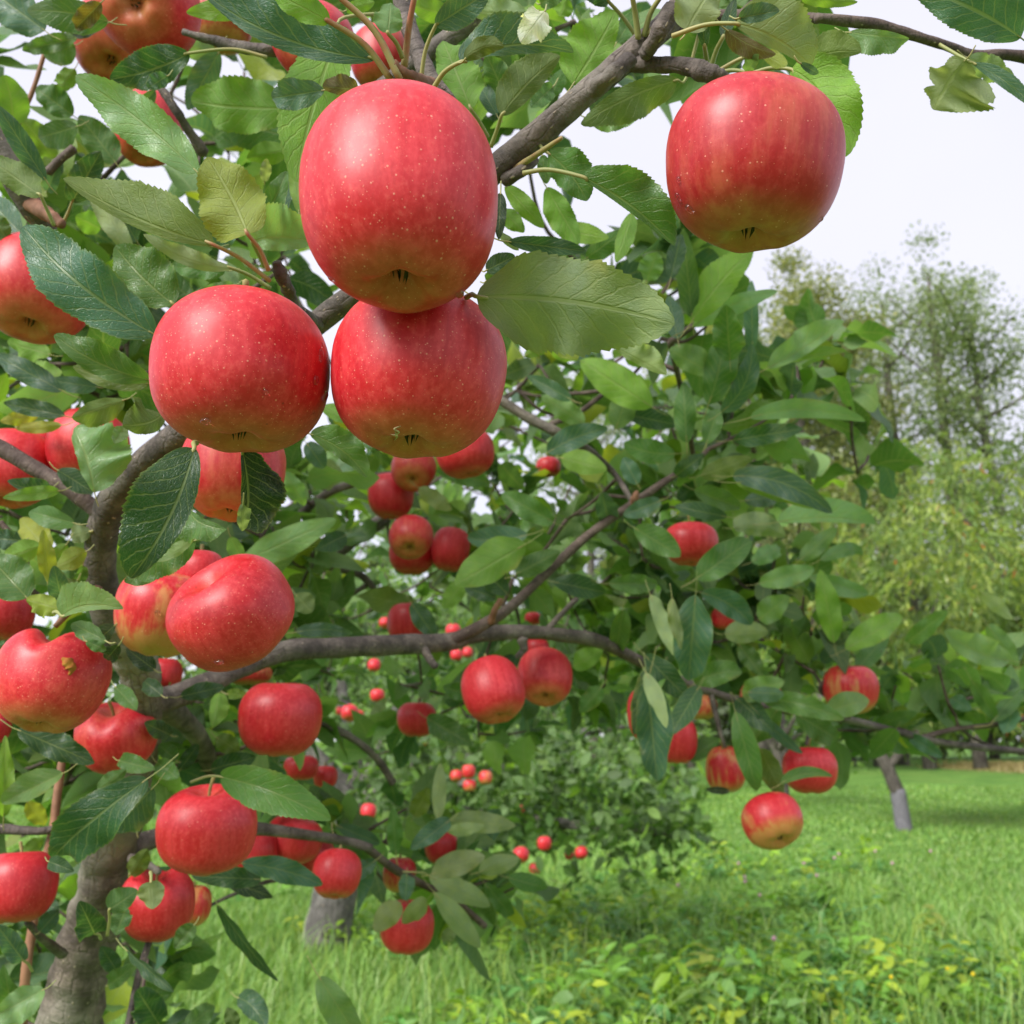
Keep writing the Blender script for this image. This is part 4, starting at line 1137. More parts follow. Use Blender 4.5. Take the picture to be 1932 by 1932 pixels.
A('c3', 311, 1272, 62, 66, "red apple behind the trunk where the limb leaves it", .1, .05, .0, d=1.1, lod=1)
A('c4', 470, 1272, 84, 44, "orange brown apple lying under the shaded start of the limb", .6, .3, .0, d=1.2, lod=1)
A('c5', 232, 1140, 40, 60, "strip of red apple between the trunk and the orange one", .1, .05, .0, d=.85, lod=1)
A('c6', 568, 1448, 64, 50, "pale pink apple below the plain dark red one", .05, .0, .0, d=1.5, lod=1)
A('c7', 614, 1466, 46, 46, "small red apple beside the pale pink one", .05, .05, .0, d=1.55, lod=1)

# far apples on the trees behind
FARG = "far red apples in the trees behind"
for i, (x, y, w, g, lab) in enumerate([
        (855, 1190, 28, .1, "tiny red apple touching the top edge of the horizontal limb, left of its fork"), (861, 1236, 24, .1, "tiny red apple just under the horizontal limb, left of the bruised one"),
        (882, 1231, 20, .1, "tiniest red apple under the limb, touching its twin left of the bruised one"), (660, 1345, 34, .15, "largest of the far apples right of the plain dark red one"),
        (676, 1350, 22, .2, "small far apple against the largest one beyond the plain dark red apple"), (712, 1312, 28, .0, "far red apple midway between the plain dark one and the flat pinkish one"),
        (695, 1531, 30, .05, "far red apple alone between the low bunch and the bright far cluster"), (808, 1402, 20, .2, "far apple just under the flat pinkish one"),
        (850, 1412, 14, .3, "speck of orange apple above the bright far cluster"), (866, 1418, 14, .3, "second orange speck above the bright far cluster, nearest it"),
        (706, 1255, 24, .1, "far red apple directly below the middle of the horizontal limb"),
        (861, 1464, 24, .5, "pale orange end apple of the bright far cluster"), (884, 1455, 26, .3, "reddest and highest apple of the bright far cluster"),
        (886, 1482, 26, .9, "lowest yellow orange apple of the bright far cluster"), (916, 1467, 26, .6, "orange apple a little apart from the bright far cluster"),
        (983, 1613, 32, .15, "far red apple with a pale highlight, widest along the low dark bough"), (1027, 1591, 27, .05, "far red apple hanging highest along the low dark bough"),
        (1010, 1638, 23, .0, "small far red apple hanging lowest, clear above the weeds"), (1074, 1612, 20, .0, "small far red apple touching the last one on the low bough"),
        (1097, 1609, 25, .0, "deep red far apple at the very end of the low bough"), (987, 1525, 15, .0, "red speck of apple high inside the low dark bough"),
        (640, 1342, 18, .2, "far apple speck touching the side of the plain dark red apple"), (556, 1300, 18, .2, "far apple speck above the plain dark red apple, under the limb"),
        (726, 1175, 22, .15, "far red apple at the left side of the one resting over the limb")]):
    A('f%d' % i, x, y, w, w * (.92 if i % 2 else 1.05), lab, g, .0, .0, tc=10 * (i % 4), d=.078 * F_PX / w * .91, group=FARG, lod=2, stem=False)

# water drops, scar and petal scrap on the apples
def on_apple(key, z, x, y):
    a = APPLES[key]
    if 'bvh' not in a:
        a['bvh'] = BVHTree.FromPolygons([a['M'] @ Vector(q) for q in a['v']], a['f'])
    px, py = zp(z, x, y)
    dr = Vector(norm(at(px, py, 1.0) - CAM))
    hit, nrm, _, _ = a['bvh'].ray_cast(Vector(CAM), dr)
    return hit, nrm

m, nt, out = new_mat("water"); b = NB(nt)
p = b.n("ShaderNodeBsdfPrincipled"); p.inputs["Base Color"].default_value = (1, 1, 1, 1); p.inputs["Roughness"].default_value = .02
p.inputs["IOR"].default_value = 1.42; p.inputs["Transmission Weight"].default_value = 1.0
b.l(p.outputs[0], out.inputs["Surface"])
M_WATER = m

def drop(key, z, x, y, r, ry=1.2):
    hit, nrm = on_apple(key, z, x, y)
    if hit is None: return
    r = 1.35 * r * ZOFF[z][2] / F_PX * APPLES[key]['d']; ry = ry
    n, mrow = 14, 7
    v, f = [], []
    for i in range(mrow + 1):
        a = math.pi * i / mrow
        for j in range(n):
            t = 2 * math.pi * j / n
            v.append((r * math.sin(a) * math.cos(t), r * ry * math.sin(a) * math.sin(t) * (1 - .12 * math.sin(t)), r * .75 * math.cos(a)))
    for i in range(mrow):
        for j in range(n):
            f.append((i * n + j, (i + 1) * n + j, (i + 1) * n + (j + 1) % n, i * n + (j + 1) % n))
    q = nrm.to_track_quat('Z', 'Y')
    Mx = Matrix.Translation(hit + nrm * r * .12) @ q.to_matrix().to_4x4()
    par = APPLES[key]['o']
    o = link("water_drop", mesh_from("water_drop", v, f, M_WATER), par)
    o.matrix_basis = APPLES[key]['M'].inverted() @ Mx

for x, y, r, ry in [(1778, 152, 15, 2.0), (1750, 288, 15, 1.3), (1476, 352, 13, 1.0), (1803, 380, 15, 1.8), (1738, 470, 8, 1.2), (1140, 512, 24, .7), (1040, 618, 22, .7), (1785, 95, 8, 1.4), (1690, 262, 6, 1), (1610, 208, 5, 1)]:
    drop('left', 4, x, y, r, ry)
for x, y, r, ry in [(18, 995, 12, 1.3), (75, 1155, 16, 1.5), (14, 1090, 14, 1.5), (806, 1215, 10, 1.3)]:
    drop('lone', 3, x, y, r, ry)
for x, y, r, ry in [(45, 1600, 20, 1.6), (730, 1625, 26, .7), (20, 1545, 12, 1.5)]:
    drop('big', 2, x, y, r, ry)
drop('tilted', 4, 1215, 1850, 20, .6); drop('orange', 4, 875, 1580, 12, .8); drop('scar', 7, 300, 322, 16, .7)

def patch(key, name, z, pts, rad, mat, rough=.2):
    """A raised bead of corky tissue or a dried scrap following points on the apple's skin."""
    q = []
    for x, y in pts:
        hit, nrm = on_apple(key, z, x, y)
        if hit is not None: q.append([*(hit + nrm * rad * .1), rad])
    if len(q) < 2: return
    s = smooth_path(q, 5)
    taper = np.clip(np.sin(np.linspace(.25, math.pi - .25, len(s))), .3, 1)
    v, f = tube_geo(s[:, :3], rad * taper, 8, rough)
    par = APPLES[key]['o']
    o = link(name, mesh_from(name, v, f, mat), par)
    o.matrix_basis = APPLES[key]['M'].inverted()
    return o
M_SCAR = simple_mat("corky_scar", (0.45, 0.22, 0.04), .8, .2, 0, 300, (0.36, 0.13, 0.03))
M_SCRAP = simple_mat("dry_petal", (0.55, 0.42, 0.25), .8, .2, 0, 300, (0.30, 0.18, 0.09))
patch('scar', "scar", 4, [(345, 1835), (375, 1860), (395, 1890), (385, 1925)], .0034, M_SCAR, .35)
for pts in ([(345, 590), (385, 600), (370, 625)], [(405, 545), (370, 560), (395, 580), (360, 600)], [(375, 575), (385, 600)]):
    patch('under', "petal_scrap", 5, pts, .0005, M_SCRAP, .3)

# ------------------------------------------------------------------ filler leaves and twigs of the near tree
def inside(poly, x, y):
    c = False
    j = len(poly) - 1
    for i in range(len(poly)):
        xi, yi = poly[i]; xj, yj = poly[j]
        if (yi > y) != (yj > y) and x < (xj - xi) * (y - yi) / (yj - yi) + xi: c = not c
        j = i
    return c

APX = np.array([(a['px'][0], a['px'][1], a['w'] / 2, a['d']) for k, a in APPLES.items()])
def blocks_apple(p, ll=.0):
    x, y, d = proj(p)
    m_ = np.hypot(APX[:, 0] - x, APX[:, 1] - y) < APX[:, 2] * 1.02 + ll * F_PX / d
    return bool(np.any(m_ & (APX[:, 3] > d - .02)))

def proto_leaf(n=7, k=.86, w=.28, fold=.22, bend=.12, petiole=.22, wave=0., twist=0., bow=0., ph=0.):
    """Low leaf along +X, unit blade length, upper side +Z; rows of three points, narrow stalk first."""
    V, U = [], []
    ts = np.linspace(0, 1, n)
    V += [(-petiole, .012, .0), (-petiole, 0, -.008), (-petiole, -.012, 0)]; U += [(0, .48), (0, .5), (0, .52)]
    for t in ts:
        ww = max(w * leaf_profile(np.array(t), k), .012 if t < .5 else .004)
        z = -bend * t * t
        y0 = bow * math.sin(t * math.pi)
        a1, a2 = wave * math.sin(t * 9 + ph), wave * math.sin(t * 8 + ph + 2.3)
        tw = twist * t
        V += [(t, y0 + ww * math.cos(tw), z + (fold + a1) * ww + ww * math.sin(tw)), (t, y0, z), (t, y0 - ww * math.cos(tw), z + (fold + a2) * ww - ww * math.sin(tw))]
        U += [(t, 1), (t, .5), (t, 0)]
    r = n + 1
    Fq = []
    for i in range(r - 1):
        a = i * 3
        Fq += [(a, a + 1, a + 4, a + 3), (a + 1, a + 2, a + 5, a + 4)]
    # upper side must face +Z: going +X then towards -Y turns clockwise, so reverse
    Fq = [tuple(reversed(q)) for q in Fq]
    return np.array(V, float), np.array(Fq, int), np.array(U, float)

def scatter_mesh(name, proto, pos, X, Nn, scale, tints, mat, parent=None, base=None, kind="stuff", widen=None):
    """One mesh of many leaves: X = direction of the midrib, Nn = up side of the blade."""
    protos = proto if isinstance(proto, list) else [proto]
    pv, pf, pu = protos[0]
    PV = np.array([q[0] for q in protos])[rng.integers(0, len(protos), len(pos))]
    X = norm(X); Y = norm(np.cross(Nn, X)); Z = np.cross(X, Y)
    base = np.zeros(3) if base is None else np.asarray(base)
    sc = scale[:, None, None]
    wy = np.ones(len(pos)) if widen is None else widen
    V = (PV[:, :, 0:1] * X[:, None] + PV[:, :, 1:2] * wy[:, None, None] * Y[:, None] + PV[:, :, 2:3] * Z[:, None]) * sc + (pos - base)[:, None]
    n, k = len(pos), len(pv)
    Fa = (pf[None] + (np.arange(n) * k)[:, None, None]).reshape(-1, pf.shape[1])
    me = mesh_from(name, V.reshape(-1, 3), Fa, mat, True, np.tile(pu, (n, 1)), np.repeat(tints, k, 0))
    o = link(name, me, parent)
    if kind: o["kind"] = kind
    return o

def cluster_leaves(centers, per, length, outward=None, spread=1.0, up=.35):
    """Rosettes of leaves on spurs: returns pos, X, N, scale."""
    P, X, N, S = [], [], [], []
    for c in centers:
        k = max(2, int(rng.normal(per, 1.4)))
        ax = norm(rng.normal(0, .55, 3) + np.array([0, -.1, 1.0]))
        for i in range(k):
            h = norm(rng.normal(0, 1, 3))
            dirv = norm(h - ax * (h @ ax) + ax * rng.normal(up, .45))
            nn = norm(ax - dirv * (ax @ dirv) + rng.normal(0, .35, 3))
            l = length * rng.uniform(.6, 1.15)
            P.append(c + dirv * l * .25); X.append(dirv + np.array([0, 0, -.12])); N.append(nn); S.append(l)
    return np.array(P), np.array(X), np.array(N), np.array(S)

FILL = [  # polygon in picture units, depth range, number of rosettes
    ([(-60, -60), (1010, -60), (900, 120), (560, 150), (540, 330), (330, 330), (120, 470), (-60, 480)], (1.0, 1.7), 24),
    ([(-60, 420), (330, 380), (560, 420), (600, 600), (300, 700), (-60, 720)], (.95, 1.6), 34),
    ([(-60, 640), (290, 640), (330, 820), (190, 950), (170, 1180), (-60, 1200)], (.95, 1.7), 46),
    ([(860, 30), (1240, 30), (1130, 160), (930, 300), (850, 200)], (.72, 1.2), 16),
    ([(1230, -60), (1560, -60), (1540, 20), (1300, 60)], (.65, .9), 7),
    ([(955, 330), (1010, 480), (1230, 480), (1300, 440), (1440, 560), (1470, 660), (960, 640)], (1.1, 1.7), 12),
    ([(560, 820), (640, 860), (960, 740), (960, 640), (1240, 660), (1430, 700), (1520, 860), (1560, 1000), (1480, 1180), (1300, 1260), (560, 1190)], (1.45, 2.5), 150),
    ([(330, 860), (620, 860), (600, 1100), (540, 1230), (330, 1060)], (1.1, 2.0), 34),
    ([(540, 1240), (1200, 1240), (1290, 1300), (1150, 1400), (900, 1400), (620, 1500), (540, 1420)], (1.5, 2.4), 36),
    ([(-60, 1180), (190, 1180), (330, 1300), (300, 1480), (-60, 1560)], (1.05, 1.6), 26),
    ([(300, 1300), (560, 1290), (620, 1500), (720, 1600), (480, 1560), (300, 1480)], (1.15, 1.9), 26),
    ([(-60, 1560), (170, 1560), (110, 1760), (70, 1960), (-60, 1960)], (1.1, 1.7), 22),
    ([(240, 1640), (300, 1640), (320, 1760), (270, 1960), (190, 1960)], (1.05, 1.3), 6),
    ([(620, 1490), (900, 1500), (1010, 1640), (900, 1760), (720, 1700), (640, 1600)], (1.3, 1.8), 20),
    ([(1200, 1130), (1520, 1040), (1560, 1250), (1520, 1330), (1300, 1330)], (1.45, 2.0), 34),
    ([(1460, 1180), (1640, 1230), (1932, 1180), (1990, 1330), (1932, 1400), (1640, 1400), (1460, 1340)], (1.6, 2.1), 26),
    ([(560, 860), (960, 700), (1260, 700), (1430, 740), (1500, 1180), (1200, 1280), (560, 1300), (380, 1200), (400, 960)], (2.4, 3.6), 150),
    ([(1330, 640), (1560, 620), (1640, 800), (1640, 980), (1480, 1000)], (1.25, 1.6), 10),
]
centers = []
for poly, (d0, d1), n in FILL:
    xs = [q[0] for q in poly]; ys = [q[1] for q in poly]
    k = 0; tries = 0
    while k < n and tries < 4000:
        tries += 1
        x, y = rng.uniform(min(xs), max(xs)), rng.uniform(min(ys), max(ys))
        if not inside(poly, x, y): continue
        c = at(x, y, rng.uniform(d0, d1))
        if blocks_apple(c, .03): continue
        centers.append(c); k += 1
centers = np.array(centers)
P, X, N, S = cluster_leaves(centers, 6.5, .078)
ok = np.array([not blocks_apple(P[i] + norm(X[i]) * S[i] * .5, .012) for i in range(len(P))])
P, X, N, S = P[ok], X[ok], N[ok], S[ok]
pal = np.array([TINT['m'], TINT['d'], TINT['g'], TINT['bl'], TINT['b'], TINT['o'], TINT['m'], TINT['y']])
tint = pal[rng.choice(8, len(P), p=[.25, .15, .18, .12, .11, .06, .09, .04])] * rng.uniform(.75, 1.3, (len(P), 1))
def leaf_shapes(n):
    return [proto_leaf(n, .80, .27, .25, .15, .22, .25, .3, .03, 0), proto_leaf(n, .74, .30, .5, .35, .22, .4, -.6, -.05, 1), proto_leaf(n, .86, .25, .1, .05, .22, .35, .8, .06, 2),
            proto_leaf(n, .78, .28, .7, .5, .22, .3, .2, .02, 3), proto_leaf(n, .82, .26, -.25, .25, .22, .45, -.3, -.06, 4), proto_leaf(n, .90, .24, .35, -.15, .22, .3, 1.0, .0, 5),
            proto_leaf(n, .72, .31, .2, .6, .22, .5, -.9, .05, 6)]
scatter_mesh("foliage", leaf_shapes(10), P, X, N, S, tint, M_FOL, apple_tree, TREE_BASE, widen=rng.uniform(.8, 1.25, len(P)))
print("filler leaves", len(P))

# twigs that carry the rosettes
nodes = np.array(near_nodes)
geos = []
order = np.argsort([np.min(np.linalg.norm(nodes - c, axis=1)) for c in centers])
for i in order:
    c = centers[i]
    dist = np.linalg.norm(nodes - c, axis=1)
    j = int(np.argmin(dist)); q = nodes[j]
    D = dist[j]
    if D > .02:
        mid = (q + c) / 2 + np.array([0, 0, -.08 * D]) + rng.normal(0, .06 * D, 3)
        s = smooth_path([q, mid, c], 4)
        if not any(blocks_apple(v_, .004) for v_ in s[1:]):
            geos.append(tube_geo(s, np.linspace(.0032, .0018, len(s)), 5))
        nodes = np.vstack([nodes, s[3:]])
v, f = join(geos)
o = link("twigs", mesh_from("twigs", v - TREE_BASE, f, M_TWIG), apple_tree); o["kind"] = "stuff"
# ------------------------------------------------------------------ ground
def gpoint(px, py):
    """Where the line of sight through px, py meets the flat ground."""
    dr = at(px, py, 1.0) - CAM
    t = -CAM[2] / dr[2]
    return CAM + dr * t

m, nt, out = new_mat("meadow_soil"); b = NB(nt)
tc = b.n("ShaderNodeTexCoord"); v = tc.outputs["Object"]
c1 = b.mix(b.rng(b.noise(v, .7, 5), .35, .65), (0.10, 0.22, 0.04, 1), (0.18, 0.33, 0.065, 1))
c1 = b.mix(b.rng(b.noise(v, 9.0, 5, .7), .4, .65, 0, .6), c1, (0.035, 0.095, 0.015, 1))
c1 = b.mix(b.rng(b.noise(v, .16, 3), .5, .7, 0, .5), c1, (0.16, 0.22, 0.05, 1))
p = b.n("ShaderNodeBsdfPrincipled"); b.l(c1, p.inputs["Base Color"]); p.inputs["Roughness"].default_value = .9
p.inputs["Specular IOR Level"].default_value = .1
bu = b.n("ShaderNodeBump"); bu.inputs["Strength"].default_value = .6; bu.inputs["Distance"].default_value = .05
b.l(b.noise(v, 14.0, 5, .7), bu.inputs["Height"]); b.l(bu.outputs[0], p.inputs["Normal"])
b.l(p.outputs[0], out.inputs["Surface"]); M_GROUND = m

gx = np.concatenate([-np.geomspace(600, 4, 26), np.linspace(-3, 3, 7), np.geomspace(4, 600, 26)])
gy = np.concatenate([[-60, -20, -5], np.linspace(0, 30, 31), np.geomspace(33, 900, 24)])
GX, GY = np.meshgrid(gx, gy, indexing='ij')
GZ = np.sin(GX * .8 + 1) * np.cos(GY * .6) * .03 - .03
V = np.stack([GX, GY, GZ], -1).reshape(-1, 3)
i, j = np.meshgrid(np.arange(len(gx) - 1), np.arange(len(gy) - 1), indexing='ij'); q = len(gy)
a = (i * q + j).ravel()
o = link("ground", mesh_from("ground", V, np.stack([a, a + q, a + q + 1, a + 1], 1), M_GROUND))
tag(o, "meadow ground of the orchard", kind="structure")

def blade_mat(name, transl=.3):
    m, nt, out = new_mat(name); b = NB(nt)
    a = b.n("ShaderNodeAttribute"); a.attribute_name = "tint"
    p = b.n("ShaderNodeBsdfPrincipled"); b.l(a.outputs["Color"], p.inputs["Base Color"]); p.inputs["Roughness"].default_value = .5
    p.inputs["Specular IOR Level"].default_value = .3
    tr = b.n("ShaderNodeBsdfTranslucent"); b.l(b.mix(1.0, a.outputs["Color"], (1.6, 1.6, .7, 1), 'MULTIPLY'), tr.inputs["Color"])
    ms = b.n("ShaderNodeMixShader"); ms.inputs[0].default_value = transl
    b.l(p.outputs[0], ms.inputs[1]); b.l(tr.outputs[0], ms.inputs[2]); b.l(ms.outputs[0], out.inputs["Surface"])
    return m
M_GRASS = blade_mat("grass_blade")

def patchy(x, y, s, seed):
    r = np.random.default_rng(seed)
    out = np.zeros_like(x)
    for k in range(6):
        a = r.uniform(0, 6.28); f = s * r.uniform(.6, 1.8)
        out += np.sin((x * math.cos(a) + y * math.sin(a)) * f + r.uniform(0, 6.28))
    return out / 2.4

def ground_samples(n, d0, d1, half=.60):
    d = d0 * (d1 / d0) ** rng.uniform(0, 1, n)
    x = rng.uniform(-half, half, n) * d
    return x, d

# grass blades, one object
n = 150000
x, y = ground_samples(n, 4.6, 34)
pn = patchy(x, y, 1.3, 3)
hgt = (.10 + .07 * rng.uniform(0, 1, n) + .05 * np.clip(pn, -1, 1.5)) * np.clip(1.5 - y * .075, .42, 1.0)
wid = .0035 + .0011 * y * rng.uniform(.6, 1.2, n)
az = rng.uniform(0, 6.28, n); lean = rng.uniform(.25, 1.2, n)
dirx, diry = np.cos(az), np.sin(az)
root = np.stack([x, y, np.full(n, -.02)], -1)
side = np.stack([-diry, dirx, np.zeros(n)], -1) * wid[:, None] / 2
def pt(f, l): return root + np.stack([dirx * lean * l * hgt, diry * lean * l * hgt, f * hgt], -1)
v0, v1, v2, v3, v4 = root - side, root + side, pt(.6, .35) - side * .8, pt(.6, .35) + side * .8, pt(.95, 1.0)
V = np.stack([v0, v1, v2, v3, v4], 1).reshape(-1, 3)
k = np.arange(n) * 5
tri = np.concatenate([np.stack([k, k + 1, k + 3], 1), np.stack([k, k + 3, k + 2], 1), np.stack([k + 2, k + 3, k + 4], 1)])
gpal = np.array([(.185, .335, .07), (.23, .39, .095), (.13, .26, .055), (.30, .41, .16), (.27, .38, .07)])
t = gpal[rng.choice(5, n, p=[.34, .26, .2, .1, .1])] * rng.uniform(.8, 1.2, (n, 1)) * (1 + .12 * np.clip(pn, -1, 1))[:, None]
o = link("grass", mesh_from("grass", V, tri, M_GRASS, False, None, np.repeat(t, 5, 0)))
tag(o, "tall green meadow grass under the fruit trees", "grass", kind="stuff")

# broad leaved weeds among the grass, one object: low rosettes and taller leafy shoots
n = 6500
x, y = ground_samples(n, 4.7, 15)
pn = patchy(x, y, 1.5, 8)
edge = (x / y > -.17 + .06 * np.sin(y * 3)) | (rng.uniform(0, 1, n) < .08)
keep = (pn > -.35 + .9 * np.clip((y - 7) / 4, 0, 1)) & edge & (y < 11 + 1.5 * pn)
x, y, pn = x[keep], y[keep], pn[keep]
wpal = np.array([(.15, .31, .042), (.24, .40, .038), (.10, .25, .055), (.33, .42, .04), (.19, .35, .10), (.12, .28, .09)])
P, X, N, S, T_ = [], [], [], [], []
for i in range(len(x)):
    tall = .06 + .20 * rng.uniform(0, 1) ** 2.6 * np.clip(pn[i] + .8, .3, 1.7)
    col = wpal[rng.choice(6, p=[.28, .22, .2, .1, .1, .1])] * rng.uniform(.8, 1.2)
    k = int(rng.integers(9, 18)); sz = rng.uniform(.045, .085) + .25 * (tall - .06); leanx, leany = rng.normal(0, .1, 2)
    for q in range(k):
        h = tall * (.25 + .75 * (q + 1) / k); az = q * 2.4 + rng.uniform(-.5, .5)
        P.append((x[i] + leanx * h + .015 * math.cos(az), y[i] + leany * h + .015 * math.sin(az), h))
        X.append((math.cos(az), math.sin(az), rng.normal(.15, .45)))
        N.append((rng.normal(0, .4), rng.normal(-.1, .4), 1.0)); S.append(sz * rng.uniform(.6, 1.15) * (1.15 - .4 * q / k)); T_.append(col * rng.uniform(.8, 1.25))
pr = proto_leaf(4, .82, .24, .3, .35, .15)
o = scatter_mesh("weeds", pr, np.array(P), np.array(X), norm(np.array(N)), np.array(S), np.array(T_), M_GRASS, widen=rng.uniform(.6, 1.2, len(P)))
tag(o, "bright broad leaved weeds growing through the meadow grass", "ground cover", kind="stuff")
# taller grass stalks standing through the weeds
n = 3500
x, y = ground_samples(n, 4.7, 8); h = rng.uniform(.18, .42, n); az = rng.uniform(0, 6.28, n); l_ = rng.uniform(.3, 1.1, n)
root = np.stack([x, y, 0 * x], -1); sd = np.stack([-np.sin(az), np.cos(az), 0 * az], -1) * (.0016 + .0003 * y)[:, None]
def q_(f, l): return root + np.stack([np.cos(az) * l_ * l * h, np.sin(az) * l_ * l * h, f * h], -1)
V = np.stack([root - sd, root + sd, q_(.65, .3) - sd, q_(.65, .3) + sd, q_(.92, 1.0)], 1).reshape(-1, 3); k = np.arange(n) * 5
tri = np.concatenate([np.stack([k, k + 1, k + 3], 1), np.stack([k, k + 3, k + 2], 1), np.stack([k + 2, k + 3, k + 4], 1)])
t = gpal[rng.choice(5, n)] * rng.uniform(.9, 1.3, (n, 1))
o = link("grass", mesh_from("grass_stalks", V, tri, M_GRASS, False, None, np.repeat(t, 5, 0)))
tag(o, "long pale grass stalks standing through the weeds", "grass", kind="stuff")

# tan dry grass strip far back
n = 5000
gq = gpoint(1930, 1452)
bx = rng.normal(0, 1, n) * 1.7 + gq[0]; by = rng.normal(0, 1, n) * 3.5 + gq[1]
az = rng.uniform(0, 6.28, n); h = rng.uniform(.08, .5, n) * np.exp(-((bx - gq[0]) / 2.2) ** 2)
root = np.stack([bx, by, np.zeros(n)], -1); sd = np.stack([-np.sin(az), np.cos(az), 0 * az], -1) * .05
tp = root + np.stack([np.cos(az) * h * .5, np.sin(az) * h * .5, h], -1)
V = np.stack([root - sd, root + sd, tp], 1).reshape(-1, 3); k = np.arange(n) * 3
t = np.array((.33, .27, .12)) * rng.uniform(.7, 1.2, (n, 1))
o = link("dry_grass", mesh_from("dry_grass", V, np.stack([k, k + 1, k + 2], 1), M_GRASS, False, None, np.repeat(t, 3, 0)))
tag(o, "patch of tan dry grass beyond the orchard", "grass", kind="stuff")

# single weed plants, each with its leaves
M_WEED = leaf_material("weed_leaf", False, True, .35)
pv, pf, pu = proto_leaf(8, .78, .30, .25, .25, .25)
WEED_ME = mesh_from("leaf", pv, pf, M_WEED, True, pu)
M_WSTEM = simple_mat("weed_stem", (.14, .22, .05), .6, .3, .3)
def weed(px, py, hgt, nl, col, label, seed, size=.12):
    r = np.random.default_rng(seed)
    g = gpoint(px, py)
    root = empty("weed_plant", (g[0], g[1], 0), label, "plant", "young leafy plants standing in the meadow")
    v, f = tube_geo(smooth_path([(0, 0, -.03), (.01, 0, hgt * .5), (.02, .01, hgt)], 4), np.linspace(.006, .003, 9), 6)
    link("stem", mesh_from("stem", v, f, M_WSTEM), root)
    for k in range(nl):
        az = k * 2.4 + r.uniform(-.3, .3); up = (k + 1) / nl
        o = link("leaf", WEED_ME, root, (.015 * up, 0, hgt * (.35 + .65 * up)))
        X = Vector((math.cos(az), math.sin(az), r.uniform(-.5, .25) + .45 * (up > .85))).normalized()
        Z = Vector((0, 0, 1)); Y = Z.cross(X).normalized(); Z = X.cross(Y)
        o.rotation_euler = Matrix((X, Y, Z)).transposed().to_euler()
        sc = size * r.uniform(.7, 1.15) * (1.1 - .35 * up); o.scale = (sc, sc, sc)
        o.color = (*(np.array(col) * r.uniform(.8, 1.2)), 1)
YG, LG, MG = (.24, .30, .02), (.13, .27, .03), (.09, .21, .035)
weed(1335, 1925, .36, 18, YG, "yellowing leafy plant, tallest in the near meadow at the picture's lower edge", 1, .17)
weed(1320, 1990, .30, 14, LG, "fresh green plant crowding below the yellowing tallest one", 2, .16)
for k, (px, py, h, c, lab) in enumerate([
        (1690, 1720, .28, LG, "leafy plant below the forked peach trunk, in the open meadow"), (1560, 1700, .25, LG, "fresh green plant just below and beyond the lowest right hand apple"),
        (1850, 1760, .24, LG, "green weed near the picture's right edge, farthest of the edge plants"), (1760, 1790, .28, YG, "yellow tinged weed in the open meadow toward the right edge"),
        (1120, 1770, .30, MG, "dark green weed with drooping leaves below the end of the low bough"), (1210, 1760, .26, LG, "bright weed beside the dark drooping one under the low bough"),
        (1060, 1930, .22, YG, "yellow leaf tuft at the picture's lower edge, middle of the meadow"), (910, 1880, .22, LG, "low green plant to the lower right of the lowest hanging apple"),
        (1500, 1860, .24, LG, "green plant between the yellowing tall one and the pink clover"), (1640, 1880, .24, MG, "mid green plant near the lower edge, right of centre"),
        (1870, 1890, .28, LG, "green plant nearest the picture's lower right corner"), (1780, 1930, .26, LG, "green plant cut by the lower edge near the right corner"),
        (1200, 1690, .24, LG, "small plant right under the last far red apple"), (960, 1790, .2, YG, "short yellow plant right of the lowest hanging apple"),
        (590, 1800, .2, YG, "small yellow plant at the foot of the pale second trunk"), (1400, 1790, .22, MG, "green plant just behind the yellowing tall one")]):
    weed(px, py, h, 13, c, lab, 20 + k, .14)

# clover heads
M_CLOVER = simple_mat("clover_head", (.50, .22, .34), .7, .2, 0, 900, (.62, .38, .46))
M_BUTTER = simple_mat("yellow_flower", (.75, .55, .02), .6, .2)
def flower_me(mat, r):
    v, f = [], []
    for i in range(5):
        a = math.pi * i / 4
        for j in range(8):
            q = 2 * math.pi * j / 8; rr = r * (1 + .15 * ((i + j) % 2))
            v.append((rr * math.sin(a) * math.cos(q), rr * math.sin(a) * math.sin(q), rr * math.cos(a)))
    for i in range(4):
        for j in range(8): f.append((i * 8 + j, (i + 1) * 8 + j, (i + 1) * 8 + (j + 1) % 8, i * 8 + (j + 1) % 8))
    return mesh_from("flower", v, f, mat)
FL = flower_me(M_CLOVER, .014); FY = flower_me(M_BUTTER, .010)
sv, sf = tube_geo(np.array([(0, 0, 0), (.003, 0, .13), (0, .003, .26)]), .0022, 5)
ST = mesh_from("stem", sv, sf, M_WSTEM)
for px, py, me in [(1578, 1628, FL), (1586, 1618, FL), (1655, 1612, FL), (1408, 1672, FL), (1760, 1612, FL), (1688, 1640, FL), (1409, 1682, FL), (1282, 1690, FL), (1437, 1715, FL), (1545, 1668, FL),
                   (1465, 1815, FL), (1320, 1604, FL), (1280, 1560, FL), (1396, 1640, FL), (1520, 1640, FL), (1846, 1898, FY), (1797, 1884, FY), (1690, 1905, FY)]:
    d0 = gpoint(px, py + 40)
    fo = empty("clover_flower" if me is FL else "yellow_flower", (d0[0], d0[1], 0), "pink clover head standing just above the meadow weeds" if me is FL else "tiny yellow flower deep in the near weeds", "flower",
               "clover heads in the meadow" if me is FL else "yellow flowers in the meadow")
    link("stem", ST, fo); link("flower_head", me, fo, (0, .003, .262))

